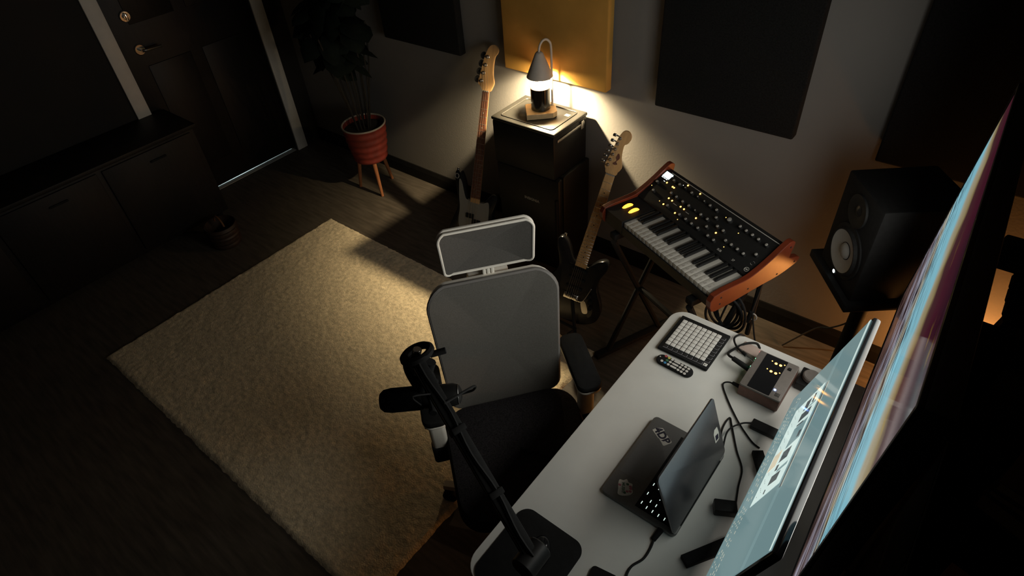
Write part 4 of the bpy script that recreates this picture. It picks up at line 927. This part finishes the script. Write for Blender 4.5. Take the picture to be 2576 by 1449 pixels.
bz = MB().rbox((-.012, -.014, -.006), (TVW + .012, 0, .002), .001).rbox((-.012, TVH, -.006), (TVW + .012, TVH + .012, .002), .001).rbox((-.012, -.002, -.006), (0, TVH + .002, .002), .001).rbox((TVW, -.002, -.006), (TVW + .012, TVH + .002, .002), .001)
bz.build('bezel', BLACK, tv)
MB().rbox((TVW * .2, .10, -.075), (TVW * .8, TVH * .7, -.04), .015).build('rear_cover', BLACKM, tv)
tst = thing('television_stand', 'black floor stand holding the television behind the desk', 'stand', M=screen_basis(TV))
MB().rbox((TVW / 2 - .04, -.93, -.180), (TVW / 2 + .04, .40, -.150), .005).build('column', BLACKM, tst)
MB().rbox((TVW / 2 - .05, .2, -.152), (TVW / 2 + .05, .38, -.074), .003).build('bracket', BLACKM, tst)
MB().rbox((TVW / 2 - .16, -.955, -.195), (TVW / 2 + .25, -.93, -.140), .006).build('base_plate', BLACKM, tst)
mo = thing('computer_monitor', 'tilted desktop monitor with teal screen and white window', 'monitor', M=screen_basis(MON))
TEAL = mat('screen_teal', (.01, .012, .012), .10, emit=(.14, .225, .235), estr=1.0); TEAL2 = mat('screen_teal_light', (.01, .01, .01), .10, emit=(.17, .265, .275), estr=1.0); TEALD = mat('screen_teal_dark', (.01, .01, .01), .10, emit=(.10, .15, .16), estr=1.0)
SWH = mat('screen_white', (.01, .01, .01), .10, emit=(.60, .74, .70), estr=1.0); SDK = mat('screen_dark', (.01, .01, .01), .10, emit=(.06, .075, .08), estr=1.0); STAN = mat('screen_tan', (.01, .01, .01), .10, emit=(.62, .55, .40), estr=1.0)
MB().rbox((-.008, -.012, -.022), (MOW + .008, MOH + .008, -.002), .006).build('housing', GLOSSB, mo)
MB().rbox((MOW * .28, .04, -.05), (MOW * .72, MOH * .8, -.018), .015).build('rear_cover', BLACKM, mo)
sc_ = MB().box((0, 0, -.002), (MOW, MOH, .0), 0)
KS = .70 / .597
def q_(x0, y0, x1, y1, mi, lift, sh=0.0):
    x0, y0, x1, y1, sh = x0 * KS, y0 * KS, x1 * KS, y1 * KS, sh * KS
    sc_.add([(x0, y0, lift), (x1, y0, lift), (x1 + sh, y1, lift), (x0 + sh, y1, lift)], [(0, 1, 2, 3)], mi)
q_(0, .336 - .007, .597, .336, 3, .0002)                         # menu bar along the top
random.seed(5)
q_(.06, .02, .40, .075, 1, .0001); q_(.0, .22, .597, .235, 1, .0001)
x = .02
while x < .577:                                            # rows of small text near the bottom
    for yy in (.015, .030, .046, .062):
        if random.random() < .6: q_(x, yy, x + random.uniform(.003, .009), yy + .0022, 5, .0003)
    x += .0115
WX0, WX1, WY0, WY1 = .105, .395, .085, .215                     # white application window
q_(WX0, WY0, WX1, WY1, 3, .0004)
q_(WX0 + .012, WY1 + .012, WX1 + .02, WY1 + .020, 4, .0004); q_(WX0 + .012, WY1 + .0205, WX1 + .02, WY1 + .0225, 5, .0005)
q_(WX0 + .15, WY0 + .006, WX0 + .20, WY0 + .045, 5, .0006)
for a_, b_, c_, d_ in ((.012, .060, .045, .085), (.055, .062, .082, .110), (.010, .095, .040, .105), (.168, .060, .200, .100), (.205, .058, .222, .072), (.236, .058, .262, .100), (.13, .10, .15, .115), (.268, .052, .28, .060), (.092, .066, .098, .098)):
    q_(WX0 + a_, WY0 + b_, WX0 + c_, WY0 + d_, 4, .0006, .004)
for a_, b_, c_, d_ in ((.10, .06, .16, .12), (.225, .075, .235, .12), (.045, .09, .052, .122)): q_(WX0 + a_, WY0 + b_, WX0 + c_, WY0 + d_, 1, .0005)
for i in range(34):
    xx = WX0 + .006 + i * .008
    if not .145 < xx - WX0 < .205: q_(xx, WY0 + .016 + .006 * (i % 3), xx + .003, WY0 + .019 + .006 * (i % 3), 4, .0007)
sc_.build('screen', [TEAL, TEAL2, TEALD, SWH, SDK, STAN], mo)
B, al, up, n = MON
def loc_in(M, w): return M.inverted() @ Vector(w)
mi_ = screen_basis(MON)
stn = thing('monitor_stand', 'black monitor stand with splayed feet on the desk', 'stand')
MB().rbox((-.030, .955, DZT + .004), (-.004, 1.035, .95), .006).build('column', BLACKM, stn)
MB().tube([(-.017, .995, .93), (-.012, .995, .99), (-.045, .995, 1.01)], .014, 10).build('tilt_arm', BLACKM, stn)
for pts in ([(-.02, .99), (-.172, .752)], [(-.02, .99), (-.150, 1.165)]):
    (xa, ya), (xb, yb) = pts
    dv_ = Vector((xb - xa, yb - ya)).normalized(); pv = Vector((-dv_.y, dv_.x)) * .019
    poly = [(xa - pv.x, ya - pv.y), (xa + pv.x, ya + pv.y), (xb + pv.x * .8, yb + pv.y * .8), (xb - pv.x * .8, yb - pv.y * .8)]
    ar = sum(poly[i][0] * poly[(i + 1) % 4][1] - poly[(i + 1) % 4][0] * poly[i][1] for i in range(4))
    if ar < 0: poly = poly[::-1]
    MB().prism(poly, DZT + .001, DZT + .018, bev=.002).build('foot', BLACKM, stn)
pb = MB().rbox((-.03, -.018, 0), (.03, .018, .030), .004).build('power_brick', BLACK); pb.location = (-.150, .945, DZT + .0005); pb.rotation_euler.z = .5; tag(pb, 'black power brick lying between the monitor feet', 'power brick')

# ------------------------------------------------------------------ behind the screens
GLOBE = mat('amber_globe', (.9, .5, .2), .4, emit=(1.0, .42, .12), estr=4.0)
ol_ = thing('amber_globe_lamp', 'glowing amber globe lamp on floor between cabinet and back wall', 'lamp', (.36, 2.36, 0))
MB().lathe([(.001, 0), (.05, 0), (.05, .02), (.035, .04), (.03, .06)], 28).build('base', BLACK, ol_)
MB().ball((0, 0, .125), .07, 24).build('globe', GLOBE, ol_)
og = bpy.data.lights.new('amber_lamp_light', 'POINT'); og.energy = 14; og.color = (1.0, .40, .10); og.shadow_soft_size = .06
oo = bpy.data.objects.new('amber_lamp_light', og); COL.objects.link(oo); oo.location = (.33, 2.36, .24)
def cabinet(label, x0, x1, y0, y1, h):  # invented dark masses filling the black area and hiding the amber lamp
    c_ = thing('dark_mass_cabinet', label, 'cabinet', (x0, y0, 0), group='made-up dark cabinets behind the television')
    w_, d_ = x1 - x0, y1 - y0
    MB().rbox((.012, 0, .05), (w_, d_, h - .022), .003).build('carcass', BLACKFAB, c_)
    MB().rbox((0, -.004, h - .022), (w_, d_ + .004, h), .004).build('top', BLACKFAB, c_)
    for s_ in (0, 1):
        dr = MB().rbox((0, s_ * d_ / 2 + .004, .06), (.012, (s_ + 1) * d_ / 2 - .004, h - .03), .002).build('door', BLACKFAB, c_)
        yy = d_ / 2 + (.03 if s_ else -.03)
        MB().rbox((-.008, yy - .005, h * .5), (.001, yy + .005, h * .6), .002).build('handle', BLACKM, dr)
    for xx in (.04, w_ - .04):
        for yy in (.05, d_ - .05): MB().cyl((xx, yy, 0), (xx, yy, .052), .016).build('foot', RUBBER, c_)
cabinet('tall made-up black cabinet filling dark area behind television', .215, .90, .42, 1.36, 1.05)
cabinet('lower made-up black cabinet hiding amber lamp near back wall', .215, .90, 1.38, 2.02, .785)
smask = thing('sliver_mask', 'made-up jagged black block shaping orange slivers on lower cabinet', 'light blocker', (0, 1.98, .786))  # invented block, edge cut so only slivers of amber-lit wall show
poly = [(.272, 0), (.60, 0), (.60, .262), (.240, .262), (.252, .235), (.246, .215), (.262, .185), (.256, .165), (.274, .135), (.268, .115), (.284, .085), (.280, .05)]
MB().prism(poly, -.03, .03, M=Matrix(((1, 0, 0, 0), (0, 0, 1, 0), (0, 1, 0, 0), (0, 0, 0, 1)))).build('jagged_edge', BLACKFAB, smask)
gmask = thing('gap_mask', 'made-up black bar keeping gap above jagged block dark', 'sound bar', (.41, 1.98, 1.0485))  # invented bar that keeps the gap over the jagged block dark
MB().rbox((-.23, -.035, 0), (.28, .035, .085), .008).build('body', BLACKFAB, gmask)
MB().rbox((-.225, -.038, .008), (.275, -.034, .077), .002).build('grille', BLACKFAB, gmask)
lblock = thing('amber_light_block', 'made-up slim black block stopping amber light beneath the television', 'computer', (.172, 1.81, 0))  # invented block in the gap, stops amber light leaking behind the television
MB().rbox((-.034, -.19, .015), (.034, .19, .46), .005).build('case', BLACKFAB, lblock)
MB().rbox((-.030, -.196, .03), (.030, -.188, .44), .002).build('front_panel', BLACK, lblock)
for s2_ in (-1, 1): MB().rbox((-.034, s2_ * .16 - .012, 0), (.034, s2_ * .16 + .012, .016), .003).build('foot', RUBBER, lblock)
PAGES = mat('book_pages', (.55, .40, .22), .85, noise=(60, .2, (1, 1, 12)))
hz_ = 1.0505
for q, (th_, w_, mt_, lab) in enumerate(((.05, .20, 'a', 'thick tan paged book at bottom of the cabinet pile'), (.022, .19, 'b', 'thin middle book in the pile on tall cabinet'), (.03, .18, 'c', 'top book of the pile on the tall cabinet'))):
    bk_ = thing('hardback_book', lab, 'book', (.385, 1.14, hz_), math.radians(-20 + 3 * q), 'books piled on the tall cabinet')
    cv = mat('cover_' + mt_, ((.10, .05, .03), (.06, .05, .04), (.12, .06, .03))[q], .7, noise=(20, .1))
    MB().rbox((-.07, -w_ / 2, 0), (.07, w_ / 2, .003), .001).rbox((-.07, -w_ / 2, th_ - .003), (.07, w_ / 2, th_), .001).rbox((.067, -w_ / 2, 0), (.071, w_ / 2, th_), .001).build('cover', cv, bk_)
    MB().box((-.066, -w_ / 2 + .004, .003), (.067, w_ / 2 - .004, th_ - .003)).build('pages', PAGES, bk_)
    hz_ += th_ + .0003
CARD = mat('cardboard', (.36, .17, .08), .85, noise=(12, .1))
cb = thing('cardboard_box', 'small brown cardboard box on near end of tall cabinet', 'box', (.33, .72, 1.0505), math.radians(-14))
MB().rbox((-.10, -.13, 0), (.10, .10, .098), .004).build('carton', CARD, cb)
for s_ in (-1, 1): MB().rbox((min(s_ * .001, s_ * .1), -.13, .098), (max(s_ * .001, s_ * .1), .10, .102), .001).build('flap', CARD, cb)

# ------------------------------------------------------------------ left side of the room
sb_ = thing('sideboard', 'low dark sideboard against the left wall beside door', 'cabinet', (-4.0, .55, 0))
DKW = mat('sideboard_dark', (.010, .008, .007), .55, spec=.25, noise=(10, .3, (1, 8, 1)))
MB().rbox((-.185, -.88, .06), (.185, .88, .665), .005).build('carcass', DKW, sb_)
MB().rbox((-.198, -.90, .665), (.20, .90, .69), .004).build('top', DKW, sb_)
for q in range(3):
    dr = MB().rbox((.184, -.86 + q * .58, .09), (.198, -.31 + q * .58, .65), .004).build('door', DKW, sb_)
    MB().rbox((.198, -.60 + q * .58, .58), (.208, -.50 + q * .58, .592), .003).build('handle', BLACKM, dr)
for sx in (-1, 1):
    for s2_ in (-1, 1): MB().cyl((sx * .15, s2_ * .82, 0), (sx * .15, s2_ * .82, .065), .018, .024).build('leg', DKW, sb_)
bk2 = thing('round_basket', 'small dark round basket with ring handle left of rug', 'basket', (-3.56, 1.24, 0))
prof = [(.001, 0), (.085, 0)]
for i in range(13): prof.append((.09 + .012 * (i / 12) + .003 * math.sin(i * 2.4), .01 + i * .011))
prof += [(.098, .150), (.094, .150), (.088, .02), (.001, .015)]
MB().lathe(prof, 32, cap=False).build('woven_body', mat('basket_dark', (.035, .018, .010), .6, noise=(40, .4)), bk2)
MB().tube([(.055 * math.cos(a * PI / 12), .0, .15 + .055 * math.sin(a * PI / 12)) for a in range(13)], .006, 8).build('handle', mat('basket_handle', (.16, .07, .03), .4, noise=(20, .2)), bk2)
